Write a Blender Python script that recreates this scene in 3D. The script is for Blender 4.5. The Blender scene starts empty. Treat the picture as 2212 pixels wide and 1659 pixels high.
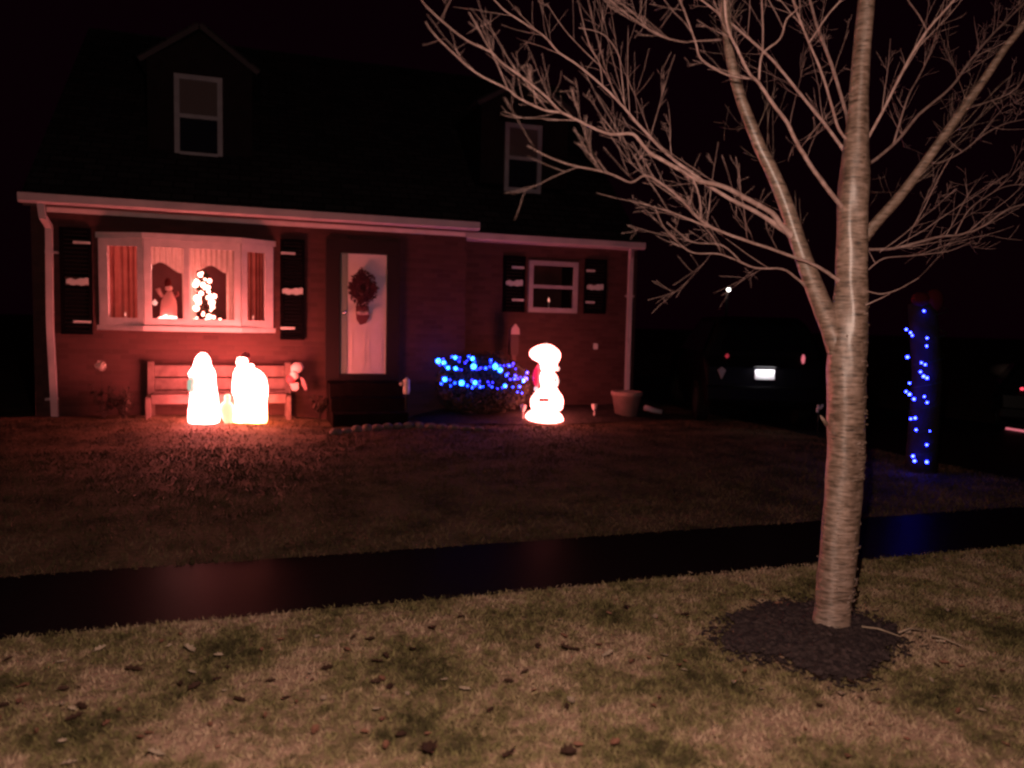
import bpy, math, random
import numpy as np
from mathutils import Vector, Matrix
random.seed(11); rng = np.random.default_rng(5)
scene = bpy.context.scene
col = scene.collection

# ------------------------------------------------------------------ camera
FPX, PW, PH = 1670.0, 2212.0, 1659.0
PITCH, ROLL, YAW = math.radians(4.48), math.radians(1.36), math.radians(18.27)
CAM = Vector((0, 0, 1.55))
FW = Vector((math.sin(YAW)*math.cos(PITCH), math.cos(YAW)*math.cos(PITCH), -math.sin(PITCH)))
R0 = Vector((math.cos(YAW), -math.sin(YAW), 0)); U0 = R0.cross(FW)
RT = R0*math.cos(ROLL) + U0*math.sin(ROLL); UP = -R0*math.sin(ROLL) + U0*math.cos(ROLL)
def ray(x, y): return FW + RT*((x-PW/2)/FPX) - UP*((y-PH/2)/FPX)
def at(x, y, Y): d = ray(x, y); return CAM + d*(Y/d.y)          # point of the vertical plane at distance Y
def gnd(x, y, z=0.0): d = ray(x, y); return CAM + d*((z-CAM.z)/d.z)
def dep(x, y, t): return CAM + ray(x, y)*t
def m_per_px(p): return (p-CAM).dot(FW)/FPX

cd = bpy.data.cameras.new('camera'); cam = bpy.data.objects.new('camera', cd); col.objects.link(cam)
cd.sensor_width = 36; cd.lens = FPX/PW*36; cd.clip_end = 2000; cd.clip_start = .05
M = Matrix((RT, UP, -FW)).transposed().to_4x4(); M.translation = CAM; cam.matrix_world = M
cd.dof.use_dof = True; cd.dof.focus_distance = 5.3; cd.dof.aperture_fstop = 1.35
scene.camera = cam

# ------------------------------------------------------------------ materials
def mat(name, base=(.5, .5, .5), rough=.7, spec=.4, noise=None, bump=None, emit=None, estr=0, metal=0, coat=0):
    m = bpy.data.materials.new(name); m.use_nodes = True
    nt = m.node_tree; b = nt.nodes['Principled BSDF']
    b.inputs['Base Color'].default_value = (*base, 1); b.inputs['Roughness'].default_value = rough
    b.inputs['Specular IOR Level'].default_value = spec; b.inputs['Metallic'].default_value = metal
    b.inputs['Coat Weight'].default_value = coat
    tc = nt.nodes.new('ShaderNodeTexCoord')
    if noise:                                   # (scale, other colour, detail)
        n = nt.nodes.new('ShaderNodeTexNoise'); n.inputs['Scale'].default_value = noise[0]; n.inputs['Detail'].default_value = 6
        nt.links.new(tc.outputs['Object'], n.inputs['Vector'])
        r = nt.nodes.new('ShaderNodeValToRGB'); r.color_ramp.elements[0].position = .35; r.color_ramp.elements[1].position = .65
        r.color_ramp.elements[0].color = (*base, 1); r.color_ramp.elements[1].color = (*noise[1], 1)
        nt.links.new(n.outputs['Fac'], r.inputs['Fac']); nt.links.new(r.outputs['Color'], b.inputs['Base Color'])
    if bump:
        n = nt.nodes.new('ShaderNodeTexNoise'); n.inputs['Scale'].default_value = bump[0]; n.inputs['Detail'].default_value = 4
        nt.links.new(tc.outputs['Object'], n.inputs['Vector'])
        bp = nt.nodes.new('ShaderNodeBump'); bp.inputs['Strength'].default_value = bump[1]; bp.inputs['Distance'].default_value = .02
        nt.links.new(n.outputs['Fac'], bp.inputs['Height']); nt.links.new(bp.outputs['Normal'], b.inputs['Normal'])
    if emit:
        b.inputs['Emission Color'].default_value = (*emit, 1); b.inputs['Emission Strength'].default_value = estr
    return m
def nodes(m): return m.node_tree, m.node_tree.nodes, m.node_tree.links, m.node_tree.nodes['Principled BSDF']

# brick with mortar courses
brick = mat('brick', (.2, .05, .045), .85, .2)
nt, N, L, B = nodes(brick)
tc = N.new('ShaderNodeTexCoord'); sx = N.new('ShaderNodeSeparateXYZ'); cx = N.new('ShaderNodeCombineXYZ'); ad = N.new('ShaderNodeMath')
L.new(tc.outputs['Object'], sx.inputs[0]); L.new(sx.outputs['X'], ad.inputs[0]); L.new(sx.outputs['Y'], ad.inputs[1])
L.new(ad.outputs[0], cx.inputs['X']); L.new(sx.outputs['Z'], cx.inputs['Y'])
bt = N.new('ShaderNodeTexBrick'); L.new(cx.outputs[0], bt.inputs['Vector'])
for k, v in (('Scale', 1), ('Mortar Size', .007), ('Mortar Smooth', .3), ('Bias', -.2), ('Brick Width', .22), ('Row Height', .075)): bt.inputs[k].default_value = v
bt.inputs['Color1'].default_value = (.08, .03, .028, 1); bt.inputs['Color2'].default_value = (.05, .0185, .018, 1); bt.inputs['Mortar'].default_value = (.07, .03, .028, 1)
nz = N.new('ShaderNodeTexNoise'); nz.inputs['Scale'].default_value = 2.5; nz.inputs['Detail'].default_value = 8; L.new(tc.outputs['Object'], nz.inputs['Vector'])
mx = N.new('ShaderNodeMix'); mx.data_type = 'RGBA'; mx.blend_type = 'MULTIPLY'; mx.inputs['Factor'].default_value = .7
L.new(bt.outputs['Color'], mx.inputs['A']); L.new(nz.outputs['Color'], mx.inputs['B'])
hs = N.new('ShaderNodeHueSaturation'); hs.inputs['Value'].default_value = 1.6; L.new(mx.outputs['Result'], hs.inputs['Color'])
L.new(bt.outputs['Color'], B.inputs['Base Color'])
bp = N.new('ShaderNodeBump'); bp.inputs['Strength'].default_value = .6; bp.inputs['Distance'].default_value = .008; bp.invert = True
L.new(bt.outputs['Fac'], bp.inputs['Height']); L.new(bp.outputs['Normal'], B.inputs['Normal'])

white = mat('white_paint', (.76, .58, .59), .6, .3, noise=(6, (.65, .49, .5)))
sash_m = mat('dimmed_sash_white', (.36, .29, .32), .6, .3, noise=(6, (.29, .23, .26)))  # darker copy of the white trim, for windows that should look less lit
gutter_m = mat('gutter_paint', (.5, .4, .42), .5, .3, noise=(3, (.41, .33, .35)))
darkwood = mat('dark_trim', (.02, .008, .008), .7, .2, bump=(20, .2))
shutter_m = mat('shutter_paint', (.003, .002, .003), .9, .05, bump=(15, .15))
pale = mat('pale_hardware', (.55, .5, .5), .5)
doorwhite = mat('door_white', (.7, .52, .5), .5, .4, noise=(4, (.62, .46, .44)))
doorgrey = mat('door_edge_grey', (.2, .2, .17), .5)
shingle = mat('roof_shingles', (.014, .011, .013), .95, .1, noise=(9, (.025, .02, .022)), bump=(25, .5))
nt, N, L, B = nodes(shingle)
tcs = N.new('ShaderNodeTexCoord'); bs_ = N.new('ShaderNodeTexBrick'); L.new(tcs.outputs['Object'], bs_.inputs['Vector'])
for k, v in (('Scale', 1), ('Mortar Size', .012), ('Brick Width', .3), ('Row Height', .13), ('Bias', 0)): bs_.inputs[k].default_value = v
bs_.inputs['Color1'].default_value = (.04, .03, .033, 1); bs_.inputs['Color2'].default_value = (.02, .015, .017, 1); bs_.inputs['Mortar'].default_value = (.008, .006, .007, 1)
L.new(bs_.outputs['Color'], B.inputs['Base Color'])
siding = mat('dormer_siding', (.014, .008, .009), .85, .1, noise=(5, (.019, .011, .012)))
concrete = mat('stoop_concrete', (.09, .075, .07), .8, .2, noise=(7, (.13, .1, .1)), bump=(30, .3))
roomwall = mat('room_wall', (.1, .035, .035), .9, .1, noise=(2, (.14, .05, .05)))
blind_m = mat('blind', (.11, .07, .07), .8)
darkpane = mat('dark_pane', (.012, .012, .018), .08, .5)
curt_pale = mat('lace_curtain', (.72, .58, .55), .9, .1, noise=(14, (.62, .46, .43)))
curt_red = mat('red_curtain', (.55, .25, .22), .9, .1, noise=(5, (.34, .12, .11)))
for m_ in (curt_pale, curt_red):                # thin cloth lets some of the room's light through
    nt, N, L, B = nodes(m_); tr_ = N.new('ShaderNodeBsdfTranslucent'); mx_ = N.new('ShaderNodeMixShader'); mx_.inputs[0].default_value = .4
    tr_.inputs['Color'].default_value = (.75, .5, .46, 1) if m_ is curt_pale else (.5, .16, .13, 1)
    L.new(B.outputs[0], mx_.inputs[1]); L.new(tr_.outputs[0], mx_.inputs[2]); L.new(mx_.outputs[0], N['Material Output'].inputs[0])
benchwood = mat('bench_wood', (.15, .085, .08), .75, .15, noise=(9, (.1, .055, .052)), bump=(40, .2))
potclay = mat('clay', (.33, .2, .17), .85, .15, noise=(6, (.25, .145, .125)))
redcloth = mat('red_cloth', (.5, .06, .08), .8, .2)
pinkcloth = mat('pink_white_cloth', (.72, .45, .45), .8, .2)
greenfoil = mat('evergreen_needles', (.02, .04, .02), .7, .3, noise=(20, (.035, .05, .025)))
shrubleaf = mat('shrub_leaf', (.03, .026, .02), .75, .2, noise=(9, (.06, .035, .026)))
drytwig = mat('dry_stem', (.05, .028, .024), .9, .1)
dryflower = mat('dried_flower', (.55, .46, .42), .9, .1, noise=(30, (.4, .32, .28)))
wirem = mat('green_wire', (.01, .03, .015), .5)
asphalt = mat('wet_asphalt', (.006, .003, .004), .27, .05, noise=(60, (.011, .006, .008)), bump=(140, .2))
nt, N, L, B = nodes(asphalt)
B.inputs['Specular IOR Level'].default_value = 0
gl = N.new('ShaderNodeBsdfGlossy'); gl.inputs['Roughness'].default_value = .33; mxs = N.new('ShaderNodeMixShader'); mxs.inputs[0].default_value = .02
L.new(B.outputs[0], mxs.inputs[1]); L.new(gl.outputs[0], mxs.inputs[2]); L.new(mxs.outputs[0], N['Material Output'].inputs[0])
drive_m = mat('driveway_asphalt', (.006, .005, .006), .6, .15, noise=(40, (.01, .008, .009)), bump=(90, .3))
roadm = mat('road_asphalt', (.04, .04, .042), .8, .2, noise=(30, (.055, .055, .056)), bump=(90, .3))
kerbm = mat('kerb_concrete', (.25, .23, .21), .85, .2, noise=(8, (.18, .17, .16)))
mulch_m = mat('mulch', (.03, .021, .023), .95, .1, noise=(40, (.075, .05, .048)), bump=(60, .6))
bed_m = mat('bed_soil', (.03, .02, .018), .95, .1, noise=(20, (.06, .04, .035)), bump=(30, 1))
leafdark = mat('dead_leaf_dark', (.03, .014, .01), .8, .2, noise=(40, (.05, .022, .014)))
leafpale = mat('dead_leaf_pale', (.36, .27, .2), .8, .2, noise=(40, (.25, .175, .125)))
leaftan = mat('dead_leaf_russet', (.2, .085, .055), .75, .25, noise=(40, (.13, .055, .035)))
carpaint = mat('car_paint_dark', (.003, .0025, .003), .4, .08)
carglass = mat('car_glass', (.003, .003, .004), .08, .3)
tyre_m = mat('tyre_rubber', (.006, .006, .006), .95, .1)
rim_m = mat('wheel_alloy', (.02, .02, .02), .5, .3)
plate_m = mat('plate_white', (.85, .85, .87), .5)
chrome = mat('chrome', (.6, .6, .62), .2, .5, metal=1)
tail_dim = mat('tail_lens', (.35, .02, .03), .25, .5, emit=(1, .07, .12), estr=.2)  # weak emission imitates light reflected in the red lens
tail_mid = mat('tail_lens_bright', (.5, .06, .08), .25, .5, emit=(1, .22, .28), estr=.55)  # stronger emission imitates a brighter reflection
tail_on = mat('tail_lens_on', (.5, .04, .05), .3, .5, emit=(1, .06, .1), estr=1.6)
postdark = mat('dark_post', (.018, .013, .018), .9, .1, noise=(12, (.026, .018, .023)), bump=(25, .6))
bowred = mat('post_bow', (.07, .006, .012), .85, .15)
stoneedge = mat('edging_stone', (.16, .12, .115), .85, .2, noise=(8, (.1, .075, .07)), bump=(20, .5))
lampmetal = mat('lamp_post_metal', (.01, .01, .01), .6)

def glow(name, color, strength, lo=.6, zc=None, base=(.5, .4, .35), falloff=1.2):
    """translucent lit plastic: the bulb sits low inside, so the skin is brightest near it"""
    m = mat(name, base, .4, .4); nt, N, L, B = nodes(m)
    B.inputs['Emission Color'].default_value = (*color, 1)
    if zc is None: B.inputs['Emission Strength'].default_value = strength
    else:
        tc = N.new('ShaderNodeTexCoord'); s = N.new('ShaderNodeSeparateXYZ'); L.new(tc.outputs['Object'], s.inputs[0])
        mr = N.new('ShaderNodeMapRange'); d = N.new('ShaderNodeMath'); d.operation = 'SUBTRACT'; d.inputs[1].default_value = zc
        a = N.new('ShaderNodeMath'); a.operation = 'ABSOLUTE'
        L.new(s.outputs['Z'], d.inputs[0]); L.new(d.outputs[0], a.inputs[0]); L.new(a.outputs[0], mr.inputs['Value'])
        mr.inputs['From Min'].default_value = 0; mr.inputs['From Max'].default_value = falloff
        mr.inputs['To Min'].default_value = strength; mr.inputs['To Max'].default_value = strength*lo
        L.new(mr.outputs[0], B.inputs['Emission Strength'])
    return m
RED = (1, .2, .18)
g_mary = glow('lit_plastic_veil', RED, 58, .62, .4)
g_jos = glow('lit_plastic_robe', (1, .2, .165), 53, .65, .5)
nt, N, L, B = nodes(g_jos)
tcj = N.new('ShaderNodeTexCoord'); sj = N.new('ShaderNodeSeparateXYZ'); rj = N.new('ShaderNodeValToRGB'); L.new(tcj.outputs['Object'], sj.inputs[0]); L.new(sj.outputs['Z'], rj.inputs['Fac'])
rj.color_ramp.elements[0].position = .1; rj.color_ramp.elements[0].color = (1, .2, .06, 1); rj.color_ramp.elements[1].position = .5; rj.color_ramp.elements[1].color = (1, .2, .16, 1)
L.new(rj.outputs['Color'], B.inputs['Emission Color'])
g_baby = glow('lit_plastic_infant', (1, .66, .36), 1.25, .8, .1)
g_teal = glow('lit_plastic_teal', (.42, .62, .5), .8)
g_hair = mat('painted_hair', (.06, .012, .012), .6, emit=(.35, .03, .03), estr=.35)
g_snow = glow('lit_plastic_snow', (1, .22, .19), 15, .75, .4)
g_scarf = glow('lit_plastic_scarf', (.75, .012, .07), .9, base=(.4, .02, .05))
g_tuft = glow('lit_plastic_tuft', (1, .62, .62), 1.0)
g_blush = glow('lit_plastic_blush', (1, .55, .52), 1.2)
g_black = mat('painted_detail', (.02, .015, .015), .6)
g_globe = glow('window_tree_bulb', (1, .26, .2), 14)
g_clump = glow('window_clump_bulb', (1, .26, .22), 9)
g_flame = glow('candle_flame', (1, .32, .25), 1.2)
bl_big = glow('blue_bulb_bright', (.008, .09, 1), 24)
bl_mid = glow('blue_bulb', (.003, .032, 1), 18)
bl_dim = glow('blue_bulb_violet', (.012, .016, 1), 9)
bl_post = glow('blue_bulb_post', (.011, .018, 1), 52)
lampglow = glow('far_lamp', (1, 1, .92), 9)

glass = bpy.data.materials.new('window_glass'); glass.use_nodes = True
nt = glass.node_tree; nt.nodes.clear()
o_ = nt.nodes.new('ShaderNodeOutputMaterial'); t_ = nt.nodes.new('ShaderNodeBsdfTransparent'); g_ = nt.nodes.new('ShaderNodeBsdfGlossy'); mi = nt.nodes.new('ShaderNodeMixShader'); fr = nt.nodes.new('ShaderNodeFresnel')
g_.inputs['Roughness'].default_value = .03; fr.inputs['IOR'].default_value = 1.35
nt.links.new(fr.outputs[0], mi.inputs[0]); nt.links.new(t_.outputs[0], mi.inputs[1]); nt.links.new(g_.outputs[0], mi.inputs[2]); nt.links.new(mi.outputs[0], o_.inputs[0])

def grass_mat(name, cols, rough=.9):
    m = mat(name, cols[0], rough, .15); nt, N, L, B = nodes(m)
    tc = N.new('ShaderNodeTexCoord')
    n1 = N.new('ShaderNodeTexNoise'); n1.inputs['Scale'].default_value = 2.3; n1.inputs['Detail'].default_value = 4
    n2 = N.new('ShaderNodeTexNoise'); n2.inputs['Scale'].default_value = 17; n2.inputs['Detail'].default_value = 5
    L.new(tc.outputs['Object'], n1.inputs['Vector']); L.new(tc.outputs['Object'], n2.inputs['Vector'])
    a = N.new('ShaderNodeMath'); a.operation = 'MULTIPLY_ADD'; a.inputs[1].default_value = .42
    L.new(n2.outputs['Fac'], a.inputs[0])
    b = N.new('ShaderNodeMath'); b.operation = 'MULTIPLY'; b.inputs[1].default_value = .66; L.new(n1.outputs['Fac'], b.inputs[0]); L.new(b.outputs[0], a.inputs[2])
    r = N.new('ShaderNodeValToRGB'); L.new(a.outputs[0], r.inputs['Fac'])
    els = r.color_ramp.elements
    els[0].position = .4; els[0].color = (*cols[0], 1); els[1].position = .64; els[1].color = (*cols[-1], 1)
    for i, c in enumerate(cols[1:-1]):
        e = els.new(.4 + .24*(i+1)/(len(cols)-1)); e.color = (*c, 1)
    L.new(r.outputs['Color'], B.inputs['Base Color'])
    bp = N.new('ShaderNodeBump'); bp.inputs['Strength'].default_value = .7; bp.inputs['Distance'].default_value = .03
    L.new(n2.outputs['Fac'], bp.inputs['Height']); L.new(bp.outputs['Normal'], B.inputs['Normal'])
    return m
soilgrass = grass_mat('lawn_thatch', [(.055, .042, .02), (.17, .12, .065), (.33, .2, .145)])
lawnsoil = grass_mat('dimmed_thatch', [(.04, .025, .014), (.085, .052, .03), (.13, .075, .05)])  # colours darkened to imitate lamp falloff beyond the sidewalk
lawnflat = grass_mat('lawn_bank_thatch', [(.04, .025, .014), (.085, .052, .03), (.13, .075, .05)])  # same darkened colours as the lawn sheet
lawn_m = grass_mat('lawn_blades', [(.026, .018, .009), (.054, .036, .018), (.085, .052, .029), (.12, .07, .045)])  # blades darker than the verge's, falloff put into the colour
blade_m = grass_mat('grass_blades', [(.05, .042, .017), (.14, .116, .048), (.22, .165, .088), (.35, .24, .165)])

# bark: pinkish brown with horizontal lenticels and a satin sheen
bark = mat('cherry_bark', (.3, .2, .15), .4, .6, coat=.75)
bark.node_tree.nodes['Principled BSDF'].inputs['Coat Roughness'].default_value = .36
nt, N, L, B = nodes(bark)
tc = N.new('ShaderNodeTexCoord'); mp = N.new('ShaderNodeMapping'); mp.inputs['Scale'].default_value = (8, 8, 42)
L.new(tc.outputs['Object'], mp.inputs['Vector'])
n1 = N.new('ShaderNodeTexNoise'); n1.inputs['Scale'].default_value = 1.6; n1.inputs['Detail'].default_value = 5; n1.inputs['Roughness'].default_value = .65; L.new(mp.outputs[0], n1.inputs['Vector'])
n2 = N.new('ShaderNodeTexNoise'); n2.inputs['Scale'].default_value = 28; n2.inputs['Detail'].default_value = 6; L.new(tc.outputs['Object'], n2.inputs['Vector'])
r1 = N.new('ShaderNodeValToRGB'); e = r1.color_ramp.elements
e[0].position = .32; e[0].color = (.045, .027, .02, 1); e[1].position = .7; e[1].color = (.4, .27, .225, 1)
k = e.new(.46); k.color = (.2, .13, .095, 1)
L.new(n1.outputs['Fac'], r1.inputs['Fac'])
mx = N.new('ShaderNodeMix'); mx.data_type = 'RGBA'; mx.blend_type = 'OVERLAY'; mx.inputs['Factor'].default_value = .55
L.new(r1.outputs['Color'], mx.inputs['A']); L.new(n2.outputs['Fac'], mx.inputs['B']); L.new(mx.outputs['Result'], B.inputs['Base Color'])
bp = N.new('ShaderNodeBump'); bp.inputs['Strength'].default_value = .8; bp.inputs['Distance'].default_value = .014
L.new(n1.outputs['Fac'], bp.inputs['Height']); L.new(bp.outputs['Normal'], B.inputs['Normal'])
limb_m = mat('limb_bark', (.5, .33, .3), .5, .35, noise=(26, (.33, .205, .18)), bump=(40, .4))

# ------------------------------------------------------------------ mesh helper
class MB:
    def __init__(s): s.v = []; s.f = []
    def add(s, vs, fs):
        o = len(s.v); s.v += [tuple(p) for p in vs]; s.f += [tuple(i+o for i in f) for f in fs]; return s
    def box(s, x0, x1, y0, y1, z0, z1):
        return s.add([(x, y, z) for x in (x0, x1) for y in (y0, y1) for z in (z0, z1)],
                     [(0, 1, 3, 2), (4, 6, 7, 5), (0, 4, 5, 1), (2, 3, 7, 6), (0, 2, 6, 4), (1, 5, 7, 3)])
    def bar(s, a, b, w, h, up=(0, 0, 1)):       # rectangular bar from a to b
        a, b = Vector(a), Vector(b); d = (b-a).normalized(); u = Vector(up)
        sd = d.cross(u); sd = sd.normalized() if sd.length > 1e-5 else Vector((1, 0, 0)); uu = sd.cross(d)
        vs = [p + sd*i*w/2 + uu*j*h/2 for p in (a, b) for i, j in ((-1, -1), (1, -1), (1, 1), (-1, 1))]
        return s.add(vs, [(3, 2, 1, 0), (4, 5, 6, 7), (0, 1, 5, 4), (1, 2, 6, 5), (2, 3, 7, 6), (3, 0, 4, 7)])
    def tube(s, pts, rad, n=8, wob=0):
        pts = [Vector(p) for p in pts]; prev = None; vs = []; fs = []
        for i, p in enumerate(pts):
            d = (pts[min(i+1, len(pts)-1)] - pts[max(i-1, 0)]).normalized()
            if prev is None: a = d.orthogonal().normalized()
            else:
                a = prev - d*prev.dot(d); a = a.normalized() if a.length > 1e-6 else d.orthogonal().normalized()
            prev = a; b = d.cross(a); r = rad[i] if hasattr(rad, '__len__') else rad
            for k in range(n):
                t = 2*math.pi*k/n; rr = r*(1 + wob*(random.random()-.5)); vs.append(p + (a*math.cos(t) + b*math.sin(t))*rr)
        for i in range(len(pts)-1):
            for k in range(n): fs.append((i*n+k, i*n+(k+1) % n, (i+1)*n+(k+1) % n, (i+1)*n+k))
        fs.append(tuple(reversed(range(n)))); fs.append(tuple((len(pts)-1)*n+k for k in range(n)))
        return s.add(vs, fs)
    def ball(s, c, r, n=10, m=7, sc=(1, 1, 1)):
        c = Vector(c); vs = [c + Vector((0, 0, r*sc[2]))]; fs = []
        for i in range(1, m):
            ph = math.pi*i/m
            for k in range(n):
                t = 2*math.pi*k/n; vs.append(c + Vector((r*sc[0]*math.sin(ph)*math.cos(t), r*sc[1]*math.sin(ph)*math.sin(t), r*sc[2]*math.cos(ph))))
        vs.append(c - Vector((0, 0, r*sc[2]))); e = len(vs)-1
        for k in range(n):
            fs.append((0, 1+k, 1+(k+1) % n)); fs.append((e, e-n+(k+1) % n, e-n+k))
            for i in range(m-2): fs.append((1+i*n+k, 1+(i+1)*n+k, 1+(i+1)*n+(k+1) % n, 1+i*n+(k+1) % n))
        return s.add(vs, fs)
    def loft(s, lev, n=24):                     # lev: (cx, cy, z, rx, ry) from top to bottom
        vs = []; fs = []
        for (x, y, z, rx, ry) in lev:
            for k in range(n): t = 2*math.pi*k/n; vs.append((x+rx*math.cos(t), y+ry*math.sin(t), z))
        for i in range(len(lev)-1):
            for k in range(n): fs.append((i*n+k, (i+1)*n+k, (i+1)*n+(k+1) % n, i*n+(k+1) % n))
        fs.append(tuple(range(n))); fs.append(tuple(reversed(range((len(lev)-1)*n, len(lev)*n))))
        return s.add(vs, fs)
    def prism(s, pts, y0, y1):                  # outline in (x, z), extruded along y
        n = len(pts); vs = [(x, y, z) for y in (y0, y1) for x, z in pts]
        return s.add(vs, [tuple(range(n)), tuple(reversed(range(n, 2*n)))] + [(i, i+n, (i+1) % n+n, (i+1) % n) for i in range(n)])
    def build(s, name, m, parent=None, smooth=False, bevel=0):
        me = bpy.data.meshes.new(name); o = bpy.data.objects.new(name, me); col.objects.link(o)
        L0 = Vector((0, 0, 0))
        p = parent
        while p is not None: L0 = L0 + p.location; p = p.parent
        if parent is not None: o.parent = parent
        me.from_pydata([Vector(v)-L0 for v in s.v], [], s.f)
        me.materials.append(m)
        bm_fix(me)
        if smooth: me.polygons.foreach_set('use_smooth', [True]*len(me.polygons))
        if bevel:
            b = o.modifiers.new('bevel', 'BEVEL'); b.width = bevel; b.segments = 2; b.limit_method = 'ANGLE'
        return o
import bmesh
def bm_fix(me):
    b = bmesh.new(); b.from_mesh(me); bmesh.ops.recalc_face_normals(b, faces=b.faces); b.to_mesh(me); b.free()
def tag(o, label=None, cat=None, group=None, kind=None):
    for k, v in (('label', label), ('category', cat), ('group', group), ('kind', kind)):
        if v: o[k] = v
    return o
def empty(name, loc, label, cat, group=None):
    o = bpy.data.objects.new(name, None); col.objects.link(o); o.location = loc; o.empty_display_size = .2
    return tag(o, label, cat, group)
def fast_mesh(name, V, F, m, n):                # big meshes: V (k,3), F (j,n)
    me = bpy.data.meshes.new(name); me.vertices.add(len(V)); me.vertices.foreach_set('co', V.astype(np.float32).ravel())
    me.loops.add(F.size); me.loops.foreach_set('vertex_index', F.astype(np.int32).ravel())
    me.polygons.add(len(F)); me.polygons.foreach_set('loop_start', np.arange(0, F.size, n, dtype=np.int32))
    me.update(calc_edges=True); me.validate(); me.materials.append(m)
    o = bpy.data.objects.new(name, me); col.objects.link(o); return o

# ------------------------------------------------------------------ ground
WL, WR = 12.3, 12.7
def sheet(name, x0, x1, y0, y1, z, m, label, cat, nx=1, ny=1, jit=0):
    mb = MB(); vs = []; fs = []
    for j in range(ny+1):
        for i in range(nx+1): vs.append((x0+(x1-x0)*i/nx, y0+(y1-y0)*j/ny + (random.uniform(-jit, jit) if j in (0, ny) else 0), z))
    for j in range(ny):
        for i in range(nx): a = j*(nx+1)+i; fs.append((a, a+1, a+nx+2, a+nx+1))
    mb.add(vs, fs); return tag(mb.build(name, m), label, cat, None, 'structure')
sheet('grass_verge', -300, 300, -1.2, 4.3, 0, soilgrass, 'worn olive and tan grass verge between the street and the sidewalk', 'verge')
sheet('lawn', -300, 300, 4.3, 500, 0, lawnsoil, 'short brown lawn in front of the house, darkened for lamp falloff', 'lawn')
sheet('road', -300, 300, -9, -1.35, -.12, roadm, 'asphalt street on the camera side of the grass verge', 'road')
kb = MB().box(-300, 300, -1.35, -1.2, -.2, .01); tag(kb.build('kerb', kerbm, None), 'concrete kerb between street and verge', 'kerb', None, 'structure')
sheet('sidewalk', -60, 60, 4.12, 5.1, .006, asphalt, 'wet dark sidewalk strip crossing in front of the lawn', 'sidewalk', 400, 1, .014)
DX0 = 7.75
sheet('driveway', DX0, 12.2, -1.2, 4.1, .004, drive_m, 'dark driveway apron beside the lawn', 'driveway')
sheet('driveway', DX0, 12.2, 5.12, 22, .004, drive_m, 'dark driveway with the parked car on it', 'driveway')
# raised bed along the right half of the house
mb = MB(); vs = []; fs = []; nx, ny = 60, 10
for j in range(ny+1):
    for i in range(nx+1):
        u, v = i/nx, j/ny; X = 2.35 + 4.3*u
        yf = 11.05 + .35*abs(2*u-1)**2.5 + .05*math.sin(9*u)
        vs.append((X, yf + (12.66-yf)*v, .015 + .11*math.sin(min(1, v*2.2)*math.pi/2)*min(1, 9*u, 9*(1-u)) + .012*random.random()))
for j in range(ny):
    for i in range(nx): a = j*(nx+1)+i; fs.append((a, a+1, a+nx+2, a+nx+1))
mb.add(vs, fs); tag(mb.build('planting_bed', bed_m, None, True), 'dark planting bed along the right half of the brick wall', 'planting bed', None, 'structure')
mb = MB(); vs = []; fs = []; nx, ny = 40, 12
for j in range(ny+1):
    for i in range(nx+1):
        u, v = i/nx, j/ny; X = -3.6 + 4.45*u; yf = 9.6
        vs.append((X, yf + (12.28-yf)*v, .002 + .088*(.5-.5*math.cos(min(1, v*1.9)*math.pi))*min(1, 4*(1-u)+.15) + .01*random.random()*(j > 0)))
for j in range(ny):
    for i in range(nx): a = j*(nx+1)+i; fs.append((a, a+1, a+nx+2, a+nx+1))
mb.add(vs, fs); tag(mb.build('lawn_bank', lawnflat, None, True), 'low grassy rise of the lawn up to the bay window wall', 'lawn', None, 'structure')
# mulch ring under the tree
tb = gnd(1793, 1366)
mc = [gnd(x, y) for x, y in ((1535, 1385), (1570, 1345), (1660, 1310), (1760, 1302), (1850, 1325), (1920, 1360), (1955, 1395), (1900, 1440), (1860, 1478), (1780, 1470), (1690, 1440), (1600, 1420))]
def in_poly(x, y, P):
    c = False
    for i in range(len(P)):
        a, b = P[i], P[(i+1) % len(P)]
        if (a.y > y) != (b.y > y) and x < (b.x-a.x)*(y-a.y)/(b.y-a.y+1e-9)+a.x: c = not c
    return c
cen = sum(mc, Vector())/len(mc); mb = MB(); vs = []; fs = []; st_ = .018; idx = {}
gx0, gx1, gy0, gy1 = min(p.x for p in mc)-.1, max(p.x for p in mc)+.1, min(p.y for p in mc)-.1, max(p.y for p in mc)+.1
nx, ny = int((gx1-gx0)/st_), int((gy1-gy0)/st_)
for j in range(ny):
    for i in range(nx):
        x, y = gx0+i*st_, gy0+j*st_
        w = .06*math.sin(13*x+3*math.sin(9*y))+.05*math.sin(17*y+2)+random.gauss(0, .02)
        k = (Vector((x, y, 0))-cen); k = k*(1+w); 
        if in_poly(cen.x+k.x, cen.y+k.y, mc):
            idx[i, j] = len(vs); vs.append((x+random.uniform(-.006, .006), y+random.uniform(-.006, .006), .006+.03*max(0, 1-(k.length/.6)**2)+random.uniform(0, .014)))
for (i, j) in idx:
    q = [(i, j), (i+1, j), (i+1, j+1), (i, j+1)]
    if all(t in idx for t in q): fs.append(tuple(idx[t] for t in q))
for k in range(650):
    q = random.random()*len(mc); a, b = mc[int(q)], mc[(int(q)+1) % len(mc)]; p = cen + (a.lerp(b, q-int(q))-cen)*random.gauss(.97, .11); t = random.uniform(0, 6.28)
    l, w = random.uniform(.008, .024), random.uniform(.004, .008); u = Vector((math.cos(t)*l, math.sin(t)*l, random.uniform(-.006, .006))); v = Vector((-math.sin(t)*w, math.cos(t)*w, 0)); p = Vector((p.x, p.y, random.uniform(.012, .024)))
    vs_ = [p-u-v, p+u-v, p+u+v, p-u+v]; o_n = len(vs); vs += vs_; fs.append((o_n, o_n+1, o_n+2, o_n+3))
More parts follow.
